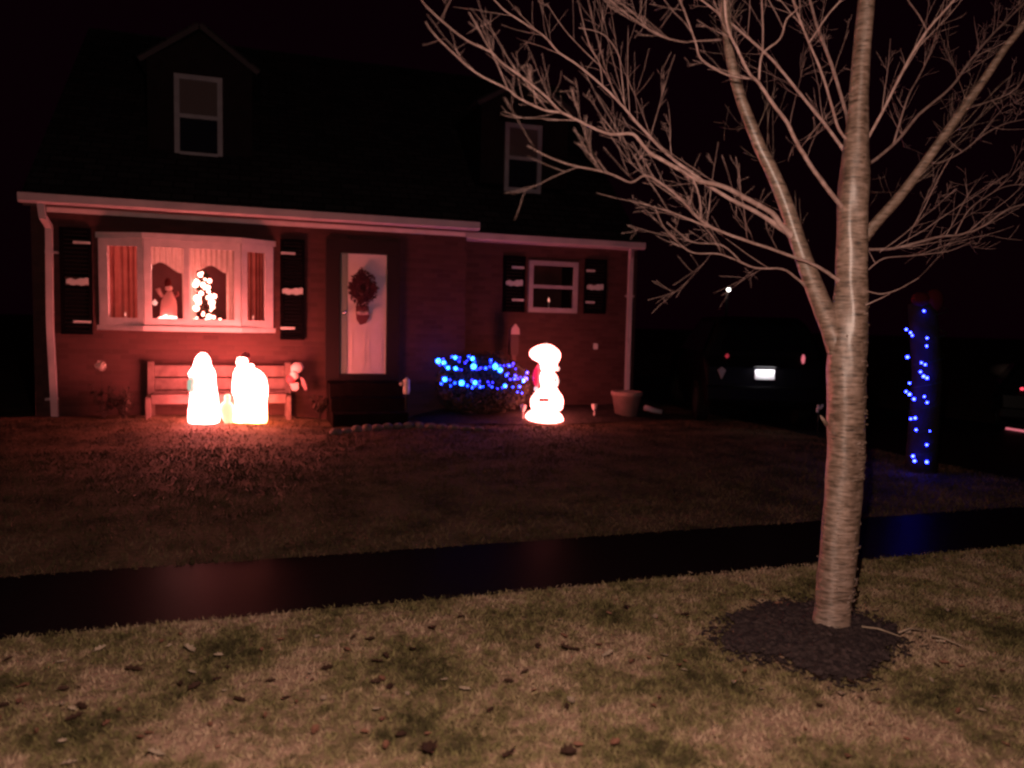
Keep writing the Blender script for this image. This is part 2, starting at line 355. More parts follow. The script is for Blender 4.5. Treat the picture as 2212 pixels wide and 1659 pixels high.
mb.add(vs, fs); tag(mb.build('mulch', mulch_m), 'dark mulch ring around the foot of the bare tree', 'mulch', None, 'structure')
def in_mulch(p):
    inside = np.zeros(len(p), bool)
    for i in range(len(mc)):
        a, b = mc[i]*1.0, mc[(i+1) % len(mc)]*1.0
        c = ((a.y > p[:, 1]) != (b.y > p[:, 1])) & (p[:, 0] < (b.x-a.x)*(p[:, 1]-a.y)/(b.y-a.y+1e-9)+a.x)
        inside ^= c
    return inside
def blades(name, x0, x1, y0, y1, n, h, w, label, keep=None, m=None):
    P = np.stack([rng.uniform(x0, x1, n), rng.uniform(y0, y1, n)], 1)
    # stay in the camera's wedge (a margin left and right) to keep the count down
    az = np.arctan2(P[:, 0], P[:, 1]) - YAW; P = P[np.abs(az) < math.radians(41)]
    dens = .5 + .5*np.sin(P[:, 0]*2.1+1.3*np.sin(P[:, 1]*1.7))*np.sin(P[:, 1]*2.6+P[:, 0])
    P = P[rng.random(len(P)) < .55 + .45*dens]
    P = P[~(in_mulch(P + rng.normal(0, .085, P.shape)) & (rng.random(len(P)) < .975))]
    if keep is not None: P = P[keep(P)]
    k = len(P); u_ = np.clip((P[:, 0]+3.6)/4.45, 0, 1); v_ = np.clip((P[:, 1]-9.6)/2.68*1.9, 0, 1)
    BZ = np.where((P[:, 0] > -3.6) & (P[:, 0] < .85), .088*(.5-.5*np.cos(v_*np.pi))*np.minimum(1, 4*(1-u_)+.15), 0)
    H = h*rng.uniform(.45, 1.25, k); a = rng.uniform(0, 6.283, k); lean = rng.uniform(.2, 1.5, k)*H; la = rng.uniform(0, 6.283, k)
    V = np.zeros((k, 3, 3)); W = w*rng.uniform(.6, 1.3, k)
    V[:, 0, 0] = P[:, 0]-np.cos(a)*W; V[:, 0, 1] = P[:, 1]-np.sin(a)*W
    V[:, 1, 0] = P[:, 0]+np.cos(a)*W; V[:, 1, 1] = P[:, 1]+np.sin(a)*W
    V[:, 2, 0] = P[:, 0]+np.cos(la)*lean; V[:, 2, 1] = P[:, 1]+np.sin(la)*lean; V[:, :, 2] = BZ[:, None]; V[:, 2, 2] += H
    F = np.arange(k*3).reshape(k, 3)
    return tag(fast_mesh(name, V.reshape(-1, 3), F, m or blade_m, 3), label, 'grass', None, 'stuff')
blades('verge_grass', -2.2, 6.8, 1.5, 4.14, 190000, .022, .0045, 'short worn grass on the verge between street and sidewalk')
blades('lawn_grass', -7, 9, 5.06, 11.9, 130000, .035, .006, 'short brownish grass of the front lawn, darkened for lamp falloff', lambda P: (P[:, 0] < DX0-.02) & ~((P[:, 1] > 11.2) & (P[:, 0] > 2.3)), lawn_m)

# fallen leaves, each its own object
def leaf_mesh(name, m, curl):
    mb = MB(); out = [(-.5, 0), (-.38, .2), (-.2, .16), (-.08, .36), (.08, .2), (.26, .3), (.34, .12), (.5, 0), (.34, -.13), (.24, -.33), (.08, -.2), (-.1, -.37), (-.2, -.17), (-.38, -.2)]
    vs = []; n = len(out)
    for dz in (0, .012):
        for x, y in out: vs.append((x, y, dz + curl*(abs(y)**1.3) + .25*curl*abs(x) + random.uniform(0, .05)))
    fs = [(i, (i+1) % n, n+(i+1) % n, n+i) for i in range(n)]
    vs += [(0, 0, .0), (0, 0, .012)]
    for i in range(n): fs.append((2*n, (i+1) % n, i)); fs.append((2*n+1, n+i, n+(i+1) % n))
    me = bpy.data.meshes.new(name); me.from_pydata(vs, [], fs); me.materials.append(m); bm_fix(me); return me
LM = {'dark': [leaf_mesh('fallen_leaf', leafdark, c) for c in (.5, .8, .2)], 'pale': [leaf_mesh('fallen_leaf', leafpale, c) for c in (.4, .7)], 'rust': [leaf_mesh('fallen_leaf', leaftan, c) for c in (.5, .8)]}
LAB = {'dark': ('dark brown curled dead leaf lying on the verge grass', 'dark dead leaves on the verge'), 'pale': ('pale dry dead leaf lying on the verge grass', 'pale dead leaves on the verge'), 'rust': ('russet dead leaf lying on the verge grass', 'russet dead leaves on the verge')}
def leaf(kind, p, size, label=None):
    o = bpy.data.objects.new('fallen_leaf', random.choice(LM[kind])); col.objects.link(o)
    o.location = (p.x, p.y, .022); s = size*random.uniform(1.05, 1.45); o.scale = (s, s*random.uniform(.7, 1), s)
    o.rotation_euler = (random.uniform(-.3, .3), random.uniform(-.3, .3), random.uniform(0, 6.28))
    tag(o, label or LAB[kind][0], 'leaf', LAB[kind][1] if not label else None)
for x, y in ((287,1458),(518,1522),(584,1484),(617,1519),(764,1387),(833,1428),(1059,1545),(391,1489),(178,1537),(162,1560),(137,1501),(891,1415),(995,1341),(934,1367),(18,1435),(8,1534),(706,1453),(843,1494),(1099,1481),(866,1600),(1365,1438),(1221,1410),(1243,1412),(1134,1463),(1480,1336),(1162,1405),(1680,1286),(1353,1321),(1226,1639),(1099,1641),(1873,1468),(1764,1471),(800,1392),(815,1440),(420,1495)):
    leaf('dark', gnd(x, y), random.uniform(.035, .06))
leaf('dark', gnd(929, 1636), .085, 'large black crumpled leaf at the bottom edge of the verge')
for x, y in ((132,1441),(216,1413),(409,1413),(414,1463),(685,1385),(812,1545),(135,1534),(335,1641),(1586,1486),(1645,1499),(1815,1512),(1962,1377),(2010,1479),(1233,1524),(2033,1397),(1416,1341),(1652,1415),(1314,1423),(1490,1245),(960,1480),(880,1510),(700,1520)):
    leaf('pale', gnd(x, y), random.uniform(.03, .055))
for i in range(85):
    x = random.uniform(-20, 2230); y = random.uniform(1270 if x > 900 else 1380, 1670)
    if gnd(x, y).y < 4.05: leaf(random.choice(('rust', 'rust', 'rust', 'rust', 'pale', 'dark')), gnd(x, y), random.uniform(.02, .042))
for i, (a, b, lab) in enumerate((((1860, 1372), (1945, 1392), 'pale fallen twig on the mulch right of the trunk'), ((1940, 1385), (2000, 1378), 'short pale twig at the right rim of the mulch ring'), ((2010, 1392), (2075, 1412), 'thin fallen twig in the grass right of the mulch'))):
    p, q = gnd(*a), gnd(*b); mid = p.lerp(q, .5) + Vector((0, .02, .05))
    tag(MB().tube([p+Vector((0, 0, .045)), mid, q+Vector((0, 0, .04))], [.006, .005, .003], 6).build('fallen_twig', leafpale, None, True), lab, 'twig')

# ------------------------------------------------------------------ house
def X_(x, y, Y): return at(x, y, Y).x
def Z_(x, y, Y): return at(x, y, Y).z
house = empty('brick_house', (2, 12.5, 0), 'one and a half storey red brick house with a dark dormered roof and white gutters', 'house')
XL, XJ, XR = X_(72, 700, WL), X_(1006, 600, WL), X_(1372, 700, WR)
EZ = 3.06
bx0, bx1, bz0, bz1 = X_(216, 600, WL), X_(588, 600, WL), Z_(590, 716, WL)+.02, Z_(213, 509, WL)
dx0, dx1, dz0, dz1 = X_(716, 700, WL), X_(850, 700, WL), Z_(780, 816, WL), Z_(780, 536, WL)
wx0, wx1, wz0, wz1 = X_(1142, 610, WR), X_(1245, 610, WR), Z_(1190, 674, WR), Z_(1190, 566, WR)
def wall_holes(mb, x0, x1, z0, z1, holes, y0, y1):
    xs = sorted({x0, x1, *[h[0] for h in holes], *[h[1] for h in holes]}); zs = sorted({z0, z1, *[h[2] for h in holes], *[h[3] for h in holes]})
    for a, b in zip(xs, xs[1:]):
        z = None
        for c, d in zip(zs, zs[1:]):
            if any(h[0]-1e-6 <= a and b <= h[1]+1e-6 and h[2]-1e-6 <= c and d <= h[3]+1e-6 for h in holes): continue
            mb.box(a, b, y0, y1, c, d)
mb = MB(); wall_holes(mb, XL, XJ, -.1, EZ+.02, [(bx0+.03, bx1-.03, bz0+.03, bz1-.03), (dx0+.02, dx1-.02, dz0-.02, dz1)], WL, WL+.25)
mb.box(XL, XL+.25, WL+.25, 20.6, -.1, EZ); mb.box(XJ-.25, XJ, WL+.25, WR+.3, -.1, EZ); mb.box(XL+.25, XR-.25, 20.35, 20.6, -.1, EZ)
mb.add([(XL, WL, EZ), (XL, 20.6, EZ), (XL, 16.5, 6.6), (XL+.2, WL, EZ), (XL+.2, 20.6, EZ), (XL+.2, 16.5, 6.6)], [(0, 2, 1), (3, 4, 5), (0, 3, 5, 2), (1, 2, 5, 4), (0, 1, 4, 3)])
mb.build('wall', brick, house)
mb = MB(); wall_holes(mb, XJ, XR, -.1, 2.98, [(wx0+.02, wx1-.02, wz0+.02, wz1-.02)], WR, WR+.25)
mb.box(XR-.25, XR, WR+.25, 20.6, -.1, 2.98)
mb.add([(XR, WR, 2.9), (XR, 20.6, 2.9), (XR, 16.5, 6.6), (XR-.2, WR, 2.9), (XR-.2, 20.6, 2.9), (XR-.2, 16.5, 6.6)], [(0, 2, 1), (3, 4, 5), (0, 3, 5, 2), (1, 2, 5, 4), (0, 1, 4, 3)])
mb.build('wall', brick, house)
# room behind the bay
mb = MB(); mb.box(bx0-.5, bx1+.5, 15.0, 15.05, .4, 2.9); mb.box(bx0-.55, bx0-.5, WL+.26, 15.05, .4, 2.9); mb.box(bx1+.5, bx1+.55, WL+.26, 15.05, .4, 2.9)
mb.box(bx0-.5, bx1+.5, WL+.26, 15, .35, .4); mb.box(bx0-.5, bx1+.5, WL+.26, 15, 2.9, 2.95); mb.build('interior_wall', roomwall, house)
# roofs
GYL, GYR = WL-.42, WR-.34
gzl = Z_(540, 458, GYL); gzr = Z_(1200, 521, GYR)
xe0, xe1 = X_(40, 430, GYL), X_(1035, 488, GYL); xr1 = X_(1391, 540, GYR)
def roof_slab(mb, x0, x1, ye, ze, yr, zr, th=.12):
    d = Vector((0, yr-ye, zr-ze)).normalized(); nrm = Vector((0, -d.z, d.y))*th
    a = [Vector((x0, ye, ze)), Vector((x1, ye, ze)), Vector((x1, yr, zr)), Vector((x0, yr, zr))]
    mb.add([*a, *[p-nrm for p in a]], [(0, 1, 2, 3), (7, 6, 5, 4), (0, 4, 5, 1), (1, 5, 6, 2), (2, 6, 7, 3), (3, 7, 4, 0)])
RZ = 6.75
mb = MB(); roof_slab(mb, xe0+.02, xe1-.02, GYL+.06, gzl+.09, 16.5, RZ); roof_slab(mb, xe1-.018, xr1-.02, GYR+.06, gzr+.075, 16.5, RZ-.002)
roof_slab(mb, xe0+.02, xr1-.02, 21.0, gzl+.1, 16.51, RZ); mb.build('roof', shingle, house)
def roof_z(Y): return gzl+.09 + (RZ-gzl-.09)*(Y-GYL-.06)/(16.5-GYL-.06)
# soffits, friezes, gutters, downspouts
MB().box(xe0+.05, xe1-.03, GYL+.1, WL-.002, EZ+.025, EZ+.05).build('soffit', mat('soffit', (.24, .13, .12), .8), house)
fz = Z_(600, 482, WL)
MB().box(XL+.2, XJ-.02, WL-.035, WL-.003, fz-.035, fz+.03).build('frieze_board', white, house)
def gutter(x0, x1, Y, z, h):
    prof = [(0, h/2), (0, -h*.3), (.03, -h/2), (.11, -h/2), (.11, h/2), (.1, h/2), (.1, -h/2+.012), (.034, -h/2+.012), (.012, -h*.3), (.012, h/2)]
    n = len(prof); vs = [(x, Y+a, z+b) for x in (x0, x1) for a, b in prof]
    return MB().add(vs, [(i, (i+1) % n, n+(i+1) % n, n+i) for i in range(n)] + [tuple(range(n)), tuple(reversed(range(n, 2*n)))])
gutter(xe0, xe1, GYL-.06, gzl, .125).build('gutter', gutter_m, house)
MB().box(xe0+.03, xe1-.03, GYL+.055, GYL+.085, gzl-.09, gzl+.05).build('fascia', mat('fascia_brown', (.12, .06, .055), .7), house)
gutter(xe1-.12, xr1, GYR-.06, gzr, .115).build('gutter', gutter_m, house)
MB().box(xe1-.1, xr1-.03, GYR+.055, WR-.002, gzr-.05, gzr-.02).build('soffit', gutter_m, house)
p = [at(88, 436, GYL), at(92, 468, GYL), at(106, 490, WL-.06), at(108, 700, WL-.06), at(119, 905, WL-.06)]
p = [Vector((q.x, q.y, max(q.z, .06))) for q in p]
d1 = MB(); [d1.bar(a, b, .085, .06, (0, 1, 0)) for a, b in zip(p, p[1:])]; d1 = d1.build('downspout', gutter_m, house)
for yy in (545, 862): q = at(112, yy, WL-.05); MB().box(q.x-.075, q.x+.075, WL-.1, WL-.002, q.z-.015, q.z+.015).build('strap', gutter_m, d1)
p = [at(1364, 536, GYR), at(1363, 556, WR-.06), at(1354, 842, WR-.06), ]; p.append(Vector((p[2].x, p[2].y, .12)))
d2 = MB(); [d2.bar(a, b, .08, .06, (0, 1, 0)) for a, b in zip(p, p[1:])]; d2 = d2.build('downspout', gutter_m, house)
q = at(1360, 640, WR-.05); MB().box(q.x-.07, q.x+.07, WR-.1, WR-.002, q.z-.015, q.z+.015).build('strap', gutter_m, d2)
# dormers
def dormer(xa, xb, yt, yb, lx, rx, ye_px, pk, Y, ov=.12):
    zx = Z_(pk[0], pk[1], Y-ov); x0, x1 = X_(lx, 250, Y), X_(rx, 250, Y); ze = Z_((lx+rx)/2, ye_px, Y); xm = (x0+x1)/2
    w0, w1, u0, u1 = X_(xa, (yt+yb)/2, Y), X_(xb, (yt+yb)/2, Y), Z_((xa+xb)/2, yb, Y), Z_((xa+xb)/2, yt, Y)
    zb = roof_z(Y)-.1; D = 2.9
    mb = MB(); mb.prism([(x0, zb), (x1, zb), (x1, ze), (xm, zx-.06), (x0, ze)], Y, Y+D); dm = mb.build('dormer', siding, house)
    rf = MB()
    for s in (-1, 1):
        e = Vector((xm + s*(x1-x0)/2*1.12, 0, ze - (zx-ze)*.12)); k = Vector((xm, 0, zx)); nn = Vector((s*(zx-e.z), 0, abs(e.x-xm))).normalized()*.07
        q = [Vector((k.x, y, k.z)) for y in (Y-ov, Y+D)] + [Vector((e.x, y, e.z)) for y in (Y+D, Y-ov)]
        rf.add([*q, *[a+nn for a in q]], [(3, 2, 1, 0), (4, 5, 6, 7), (0, 1, 5, 4), (1, 2, 6, 5), (2, 3, 7, 6), (3, 0, 4, 7)])
    rf.build('dormer_roof', shingle, dm)
    tr = MB()
    for s in (-1, 1):
        e = Vector((xm + s*(x1-x0)/2*1.12, Y-ov-.012, ze - (zx-ze)*.12)); k = Vector((xm, Y-ov-.012, zx)); tr.bar(k, e, .024, .07, (0, 0, 1))
    tr.build('rake_board', mat('rake_paint', (.05, .03, .036), .7), dm)
    window(w0, w1, u0, u1, Y, True)
    return dm
def window(x0, x1, z0, z1, Y, dark=True, fw=.075, blind=True):
    mb = MB(); y0, y1 = Y-.05, Y-.003
    mb.box(x0, x0+fw, y0, y1, z0, z1); mb.box(x1-fw, x1, y0, y1, z0, z1); mb.box(x0+fw, x1-fw, y0, y1, z1-fw, z1); mb.box(x0+fw, x1-fw, y0-.02, y1, z0, z0+fw)
    w = mb.build('window', sash_m, house)
    zm = (z0+z1)/2
    MB().box(x0+fw, x1-fw, y0+.008, y1, zm-.03, zm+.03).build('meeting_rail', sash_m, w)
    MB().box(x0+fw, x1-fw, Y-.018, Y-.0125, z0+fw, zm-.03).build('pane', darkpane if dark else glass, w)
    MB().box(x0+fw, x1-fw, Y-.018, Y-.0125, zm+.03, z1-fw).build('pane', blind_m if blind else glass, w)
    return w
dormer(377, 481, 165, 342, 318, 545, 140, (428, 55), 13.1)
dormer(1089, 1168, 269, 417, 1040, 1228, 232, (1133, 165), 13.1)
# small window on the right
sw = window(wx0-.01, wx1+.01, wz0-.01, wz1+.01, WR, False, .08, False)
rb = MB().box(wx0, wx1, WR+.26, WR+.9, wz0-.3, wz0-.25); rb.box(wx0-.2, wx1+.2, WR+1.2, WR+1.25, wz0-.3, wz1+.2); rb.build('interior_wall', roomwall, house)
# shutters
def shutter(xa, xb, ya, yb, Y, strips, motif):
    x0, x1 = X_(xa, (ya+yb)/2, Y), X_(xb, (ya+yb)/2, Y); z1, z0 = Z_((xa+xb)/2, ya, Y), Z_((xa+xb)/2, yb, Y)
    mb = MB(); f = .05; y0, y1 = Y-.045, Y-.003
    mb.box(x0, x0+f, y0, y1, z0, z1); mb.box(x1-f, x1, y0, y1, z0, z1); zm = (z0+z1)/2
    for a, b in ((z0, z0+f), (zm-f/2, zm+f/2), (z1-f, z1)): mb.box(x0+f, x1-f, y0, y1, a, b)
    n = max(6, int((z1-z0)/.06))
    for i in range(n):
        z = z0 + f + (z1-z0-2*f)*(i+.5)/n
        if abs(z-zm) > f/2+.02: mb.bar((x0+f-.005, Y-.022, z), (x1-f+.005, Y-.022, z), .008, .045, (0, -.5, .8))
    s = mb.build('shutter', shutter_m, house)
    for a, b, y in strips:
        u0, u1 = X_(a, y, Y-.05), X_(b, y, Y-.05); z = Z_((a+b)/2, y, Y-.05); MB().box(u0, u1, Y-.062, Y-.0455, z-.018, z+.018).build('metal_strap', pale, s)
    a, b, y = motif; u0, u1 = X_(a, y, Y-.05), X_(b, y, Y-.05); z = Z_((a+b)/2, y, Y-.05); mb = MB(); W = u1-u0
    top = [0.03, .042, .05, .035, .03, .045, .06, .05, .066, .055]; bot = [-.03, -.028, -.045, -.05, -.035, -.04, -.052, -.045, -.032, -.038]
    pts = [(u0+W*i/9, z+bot[i]) for i in range(10)] + [(u0+W*i/9, z+top[i]) for i in reversed(range(10))]
    mb.prism(pts, Y-.062, Y-.0455).build('scroll_ornament', pale, s)
shutter(131, 200, 492, 722, WL, [(158, 195, 524), (159, 197, 695)], (143, 191, 609))
shutter(605, 658, 517, 734, WL, [(607, 638, 547), (606, 637, 709)], (610, 654, 630))
shutter(1086, 1133, 553, 674, WR, [(1106, 1132, 578), (1106, 1131, 648)], (1093, 1129, 612))
shutter(1261, 1308, 560, 678, WR, [(1267, 1285, 585), (1265, 1284, 653)], (1268, 1303, 621))
# bay window
YB = 12.05
cxa, cxb = X_(312, 600, YB), X_(520, 600, YB)
bay = MB(); z0, z1 = bz0, bz1; fwz = .11
def panel(mb, A, Bp, fa, fb):                  # frame between two plan points
    A, Bp = Vector(A), Vector(Bp); d = (Bp-A).normalized()
    zz = (z0+z1)/2
    for s, w in ((A + d*fa/2, fa), (Bp - d*fb/2, fb)): mb.bar(Vector((s.x, s.y, z0+.03)), Vector((s.x, s.y, z1-.03)), w, .06, (d.y, -d.x, 0))
    for z in (z0+fwz/2+.03, z1-fwz/2-.03): mb.bar(Vector((A.x, A.y, z)) + Vector((d.x, d.y, 0))*fa, Vector((Bp.x, Bp.y, z)) - Vector((d.x, d.y, 0))*fb, .056, fwz, (0, 0, 1))
plan = [(bx0, WL-.01), (cxa, YB), (cxb, YB), (bx1, WL-.01)]
panel(bay, plan[0], plan[1], .13, .09); panel(bay, plan[1], plan[2], .09, .09); panel(bay, plan[2], plan[3], .09, .13)
xm = X_(404, 640, YB); 
def slab(mb, za, zb, e):
    q = [(bx0-e, WL-.002), (cxa-e*.4, YB-e), (cxb+e*.4, YB-e), (bx1+e, WL-.002)]
    mb.add([(x, y, z) for z in (za, zb) for x, y in q], [(3, 2, 1, 0), (4, 5, 6, 7)] + [(i, (i+1) % 4, 4+(i+1) % 4, 4+i) for i in range(4)])
slab(bay, z1-.028, z1+.05, .05); slab(bay, z0-.04, z0+.028, .05)
bay = bay.build('bay_window', white, house)
MB().bar((xm, YB, z0+.13), (xm, YB, z1-.13), .075, .05, (0, 1, 0)).build('mullion', white, bay)
def pane(A, Bp):
    mb = MB(); mb.add([(A[0], A[1], z0+.12), (Bp[0], Bp[1], z0+.12), (Bp[0], Bp[1], z1-.12), (A[0], A[1], z1-.12)], [(0, 1, 2, 3)]); mb.build('pane', glass, bay)
for a, b in zip(plan, plan[1:]): pane(a, b)
# window seat behind the glass
MB().add([(bx0+.1, WL+.5, z0+.06), (bx1-.1, WL+.5, z0+.06), (bx1-.1, WL-.0, z0+.06), (cxb-.05, YB+.07, z0+.06), (cxa+.05, YB+.07, z0+.06), (bx0+.1, WL-.0, z0+.06)], [(0, 1, 2, 3, 4, 5)]).build('window_seat', white, bay)
# door, stoop, porch lamp
mb = MB(); tw = .16
lx0, lx1, lz0, lz1 = X_(735, 680, WL), X_(834, 680, WL), Z_(785, 807, WL), Z_(785, 549, WL)
fx0, fx1, fz1 = X_(703, 680, WL), X_(862, 680, WL), Z_(785, 520, WL)
mb.box(fx0, lx0-.012, WL-.05, WL+.12, lz0-.1, lz1+.01); mb.box(lx1+.012, fx1, WL-.05, WL+.12, lz0-.1, lz1+.01); mb.box(fx0, fx1, WL-.05, WL+.12, lz1+.012, fz1); mb.box(lx0-.01, lx1+.01, WL-.07, WL+.12, lz0-.1, lz0-.012)
dfr = mb.build('door_frame', darkwood, house)
mb = MB(); mb.box(lx0+.11, lx1, WL-.02, WL+.025, lz0, lz1); 
dr = mb.build('door', doorwhite, house)
for (a, b, c, d_) in ((.16, .9, .05, .3), (.16, .9, .36, .95)):
    pass
MB().box(lx0, lx0+.108, WL-.028, WL+.02, lz0, lz1).build('door_stile', doorgrey, dr)
q = MB(); q.tube([(lx0+.055, WL-.03, lz0+.95), (lx0+.055, WL-.09, lz0+.95)], .012, 8); q.ball((lx0+.055, WL-.1, lz0+.95), .03); q.build('handle', chrome, dr, True)
pm = MB(); ww = lx1-lx0-.11
for c, d_ in ((.06, .34),):
    za, zb = lz0+(lz1-lz0)*c, lz0+(lz1-lz0)*d_
    for e_ in range(2):
        xa = lx0+.11+ww*(.1+.44*e_); xb = xa+ww*.36
        pm.box(xa, xb, WL-.028, WL-.0205, za, za+.02); pm.box(xa, xb, WL-.028, WL-.0205, zb-.02, zb); pm.box(xa, xa+.02, WL-.028, WL-.0205, za+.021, zb-.021); pm.box(xb-.02, xb, WL-.028, WL-.0205, za+.021, zb-.021)
pm.build('panel_moulding', doorwhite, dr)
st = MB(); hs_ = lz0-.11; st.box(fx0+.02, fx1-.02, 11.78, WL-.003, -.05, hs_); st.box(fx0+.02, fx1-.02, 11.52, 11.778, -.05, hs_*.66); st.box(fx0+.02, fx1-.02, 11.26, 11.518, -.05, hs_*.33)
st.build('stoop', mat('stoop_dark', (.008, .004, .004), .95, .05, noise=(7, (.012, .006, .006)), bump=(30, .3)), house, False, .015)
q = at(780, 497, WL-.2); pl_ = MB().loft([(q.x, q.y, EZ+.024, .1, .1), (q.x, q.y, EZ-.01, .11, .11), (q.x, q.y, EZ-.06, .09, .09), (q.x, q.y, EZ-.09, .04, .04)], 16)
pl_.build('porch_light', mat('opal_glass', (.55, .42, .42), .3), house, True)
q = at(1285, 748, WR); ob = MB().box(q.x-.035, q.x+.035, WR-.05, WR-.002, q.z-.05, q.z+.05).build('outlet_cover', pale, house)

# ------------------------------------------------------------------ curtains
def curtain(x0, x1, za, zb, Y0, Y1, amp, waves, m, label, bottom=None, n=140):
    mb = MB(); vs = []; fs = []
    for i in range(n+1):
        u = i/n; x = x0+(x1-x0)*u; y = Y0+(Y1-Y0)*u + amp*math.sin(u*waves*6.283 + 1.3*math.sin(u*9)) 
        b = bottom(x) if bottom else za
        vs += [(x, y, zb), (x, y, b)]
    for i in range(n): fs.append((2*i, 2*i+1, 2*i+3, 2*i+2))
    mb.add(vs, fs); o = mb.build('curtain', m, None, True)
    return tag(o, label, 'curtain')
zs = z0+.065
def arch(x):
    z = zs
    for (a, pk, b, ya, yp, yb) in ((322, 346, 393.5, 576, 567, 589), (424, 456, 489, 586, 574, 589)):
        xa, xp, xb = (X_(t, 600, YB+.1) for t in (a, pk, b))
        if xa < x < xb:
            t = (x-xa)/(xp-xa) if x < xp else (xb-x)/(xb-xp); t = t*t*(3-2*t)
            e = ya if x < xp else yb; z = Z_(pk, e + (yp-e)*t, YB+.1)
    return z
curtain(cxa+.05, cxb-.05, zs, z1-.03, YB+.1, YB+.1, .016, 15, curt_pale, 'pale lace curtain with two arched openings in the middle of the bay window', arch, 260)
curtain(bx0+.1, cxa-.06, zs, z1-.03, WL-.0, YB+.13, .025, 5, curt_red, 'dark red curtain in the left side pane of the bay window')
curtain(cxb+.06, bx1-.1, zs, z1-.03, YB+.13, WL+.0, .025, 5, curt_red, 'dark red curtain in the right side pane of the bay window')

# ------------------------------------------------------------------ window decorations
def w3(X, Y): return 293.8+X*.1172, 535.7+Y*.1172
YT = 12.3
tp = at(438, 700, YT)
tree = empty('christmas_tree', (tp.x, YT, z0+.062), 'small lit tabletop tree with round white bulbs in the bay window', 'christmas tree')
mb = MB(); H = Z_(433, 572, YT)-z0-.06
for i in range(420):
    t = random.random()**.8; r = .27*(1-t)+.015; a = random.uniform(0, 6.28); rr = r*random.uniform(.3, 1)
    c = Vector((tp.x+rr*math.cos(a), YT+rr*math.sin(a)*.8, z0+.14+t*(H-.16))); d = Vector((math.cos(a), math.sin(a), random.uniform(-.5, .2)))*random.uniform(.04, .09)
    s = Vector((-math.sin(a), math.cos(a), 0))*.012; mb.add([c-s, c+s, c+d+s*.2+Vector((0, 0, .004)), c+d-s*.2, c+Vector((0, 0, .012))], [(0, 1, 2, 3), (4, 0, 3), (4, 2, 1)])
mb.build('foliage', greenfoil, tree)
MB().tube([(tp.x, YT, z0+.062), (tp.x, YT, z0+.06+H*.96)], [.022, .005], 8).build('trunk', drytwig, tree, True)
q = at(*w3(1195, 315), YT); MB().ball(q, .033).build('topper', g_globe, tree, True)
for X, Y, r in ((1180,495,50),(1115,610,46),(1095,680,58),(1355,605,48),(1235,680,58),(1330,725,50),(1335,800,38),(1200,835,50),(1130,930,78),(1150,1000,62),(1330,915,46),(1440,890,54),(1395,1005,70),(1410,1085,50),(1110,1110,66),(1235,1230,32),(1345,1265,58),(1295,1345,52),(1430,1275,38),(1435,1410,52),(1068,1345,46),(1120,1290,25),(1590,1410,34)):
    q = at(*w3(X, Y), YT-.15-.05*random.random()); q.z = max(q.z, z0+.105); MB().ball(q, r*.1172*m_per_px(q)*.84, 12, 8).build('bulb', g_globe, tree, True)
for k in range(16):
    t = (k+.5)/16; a = k*2.4; p_ = Vector((tp.x+.25*(1-t)*math.cos(a), YT-.06-.1*(1-t)*abs(math.sin(a)), z0+.12+t*(H-.16))); MB().ball(p_, .019, 10, 7).build('bulb', g_globe, tree, True)
# plush figure
pf = at(*w3(590, 1290), YT-.05); sc = .1172*m_per_px(pf)
def pw(X, Y): q = at(*w3(X, Y), YT-.05); return q
plush = empty('plush_figure', (pf.x, pf.y, z0+.062), 'pink robed plush figure raising one arm behind the left arch of the curtain', 'plush figure')
lv = []
for Y, a, b in ((800, 575, 665), (850, 540, 690), (900, 500, 715), (980, 465, 745), (1080, 450, 755), (1180, 440, 755), (1290, 440, 750)):
    l, r = pw(a, Y), pw(b, Y); lv.append(((l.x+r.x)/2, YT-.05, l.z, (r.x-l.x)/2, (r.x-l.x)/2*.75))
lv.append((*lv[-1][:2], z0+.065, *lv[-1][3:]))
mb = MB().loft(lv, 20); q = pw(605, 745)
mb.build('robe', mat('plush_pink', (.85, .42, .4), .95, .05), plush, True)
mb = MB().ball(q, 62*sc, 12, 8, (1.05, .9, .9)); mb.build('head', mat('plush_face', (.85, .5, .47), .9, .05), plush, True)
MB().ball(pw(590, 640), 75*sc, 12, 8, (.8, .8, 1.25)).build('hat', mat('plush_hat', (.12, .02, .02), .95, .05), plush, True)
MB().tube([pw(500, 900), pw(440, 830), pw(400, 750)], [34*sc, 34*sc, 42*sc], 10).build('arm', mat('plush_sleeve', (.7, .36, .34), .95, .05), plush, True)
MB().tube([pw(720, 900), pw(775, 860), pw(760, 800)], [30*sc, 28*sc, 26*sc], 10).build('arm', mat('plush_sleeve_dark', (.3, .09, .09), .95, .05), plush, True)
cl = empty('light_cluster', (pf.x-.1, YT-.2, z0+.062), 'clump of glowing white lights at the feet of the plush figure', 'string lights')
for X, Y, r in ((400,1370,52),(460,1330,62),(520,1300,50),(575,1320,42),(470,1390,40),(550,1265,36),(630,1285,34),(680,1285,32),(725,1285,28),(360,1380,28)):
    q = at(*w3(X, Y), YT-.17); MB().ball((q.x, q.y, max(q.z, z0+.085)), r*.1172*m_per_px(q), 10, 7).build('bulb', g_clump, cl, True)
q = at(*w3(345, 1012), YT-.15)
bb = empty('bauble', (q.x, q.y, q.z), 'round pale bauble hanging left of the plush figure', 'bauble')
MB().ball(q, .036).build('ball', glow('bauble_glow', (1, .5, .42), .75), bb, True); MB().tube([q+Vector((0, 0, .035)), q+Vector((0, 0, .05))], .008, 6).build('cap', chrome, bb); MB().tube([q+Vector((0, 0, .05)), Vector((q.x, q.y, z1-.1))], .0012, 4).build('thread', wirem, bb)
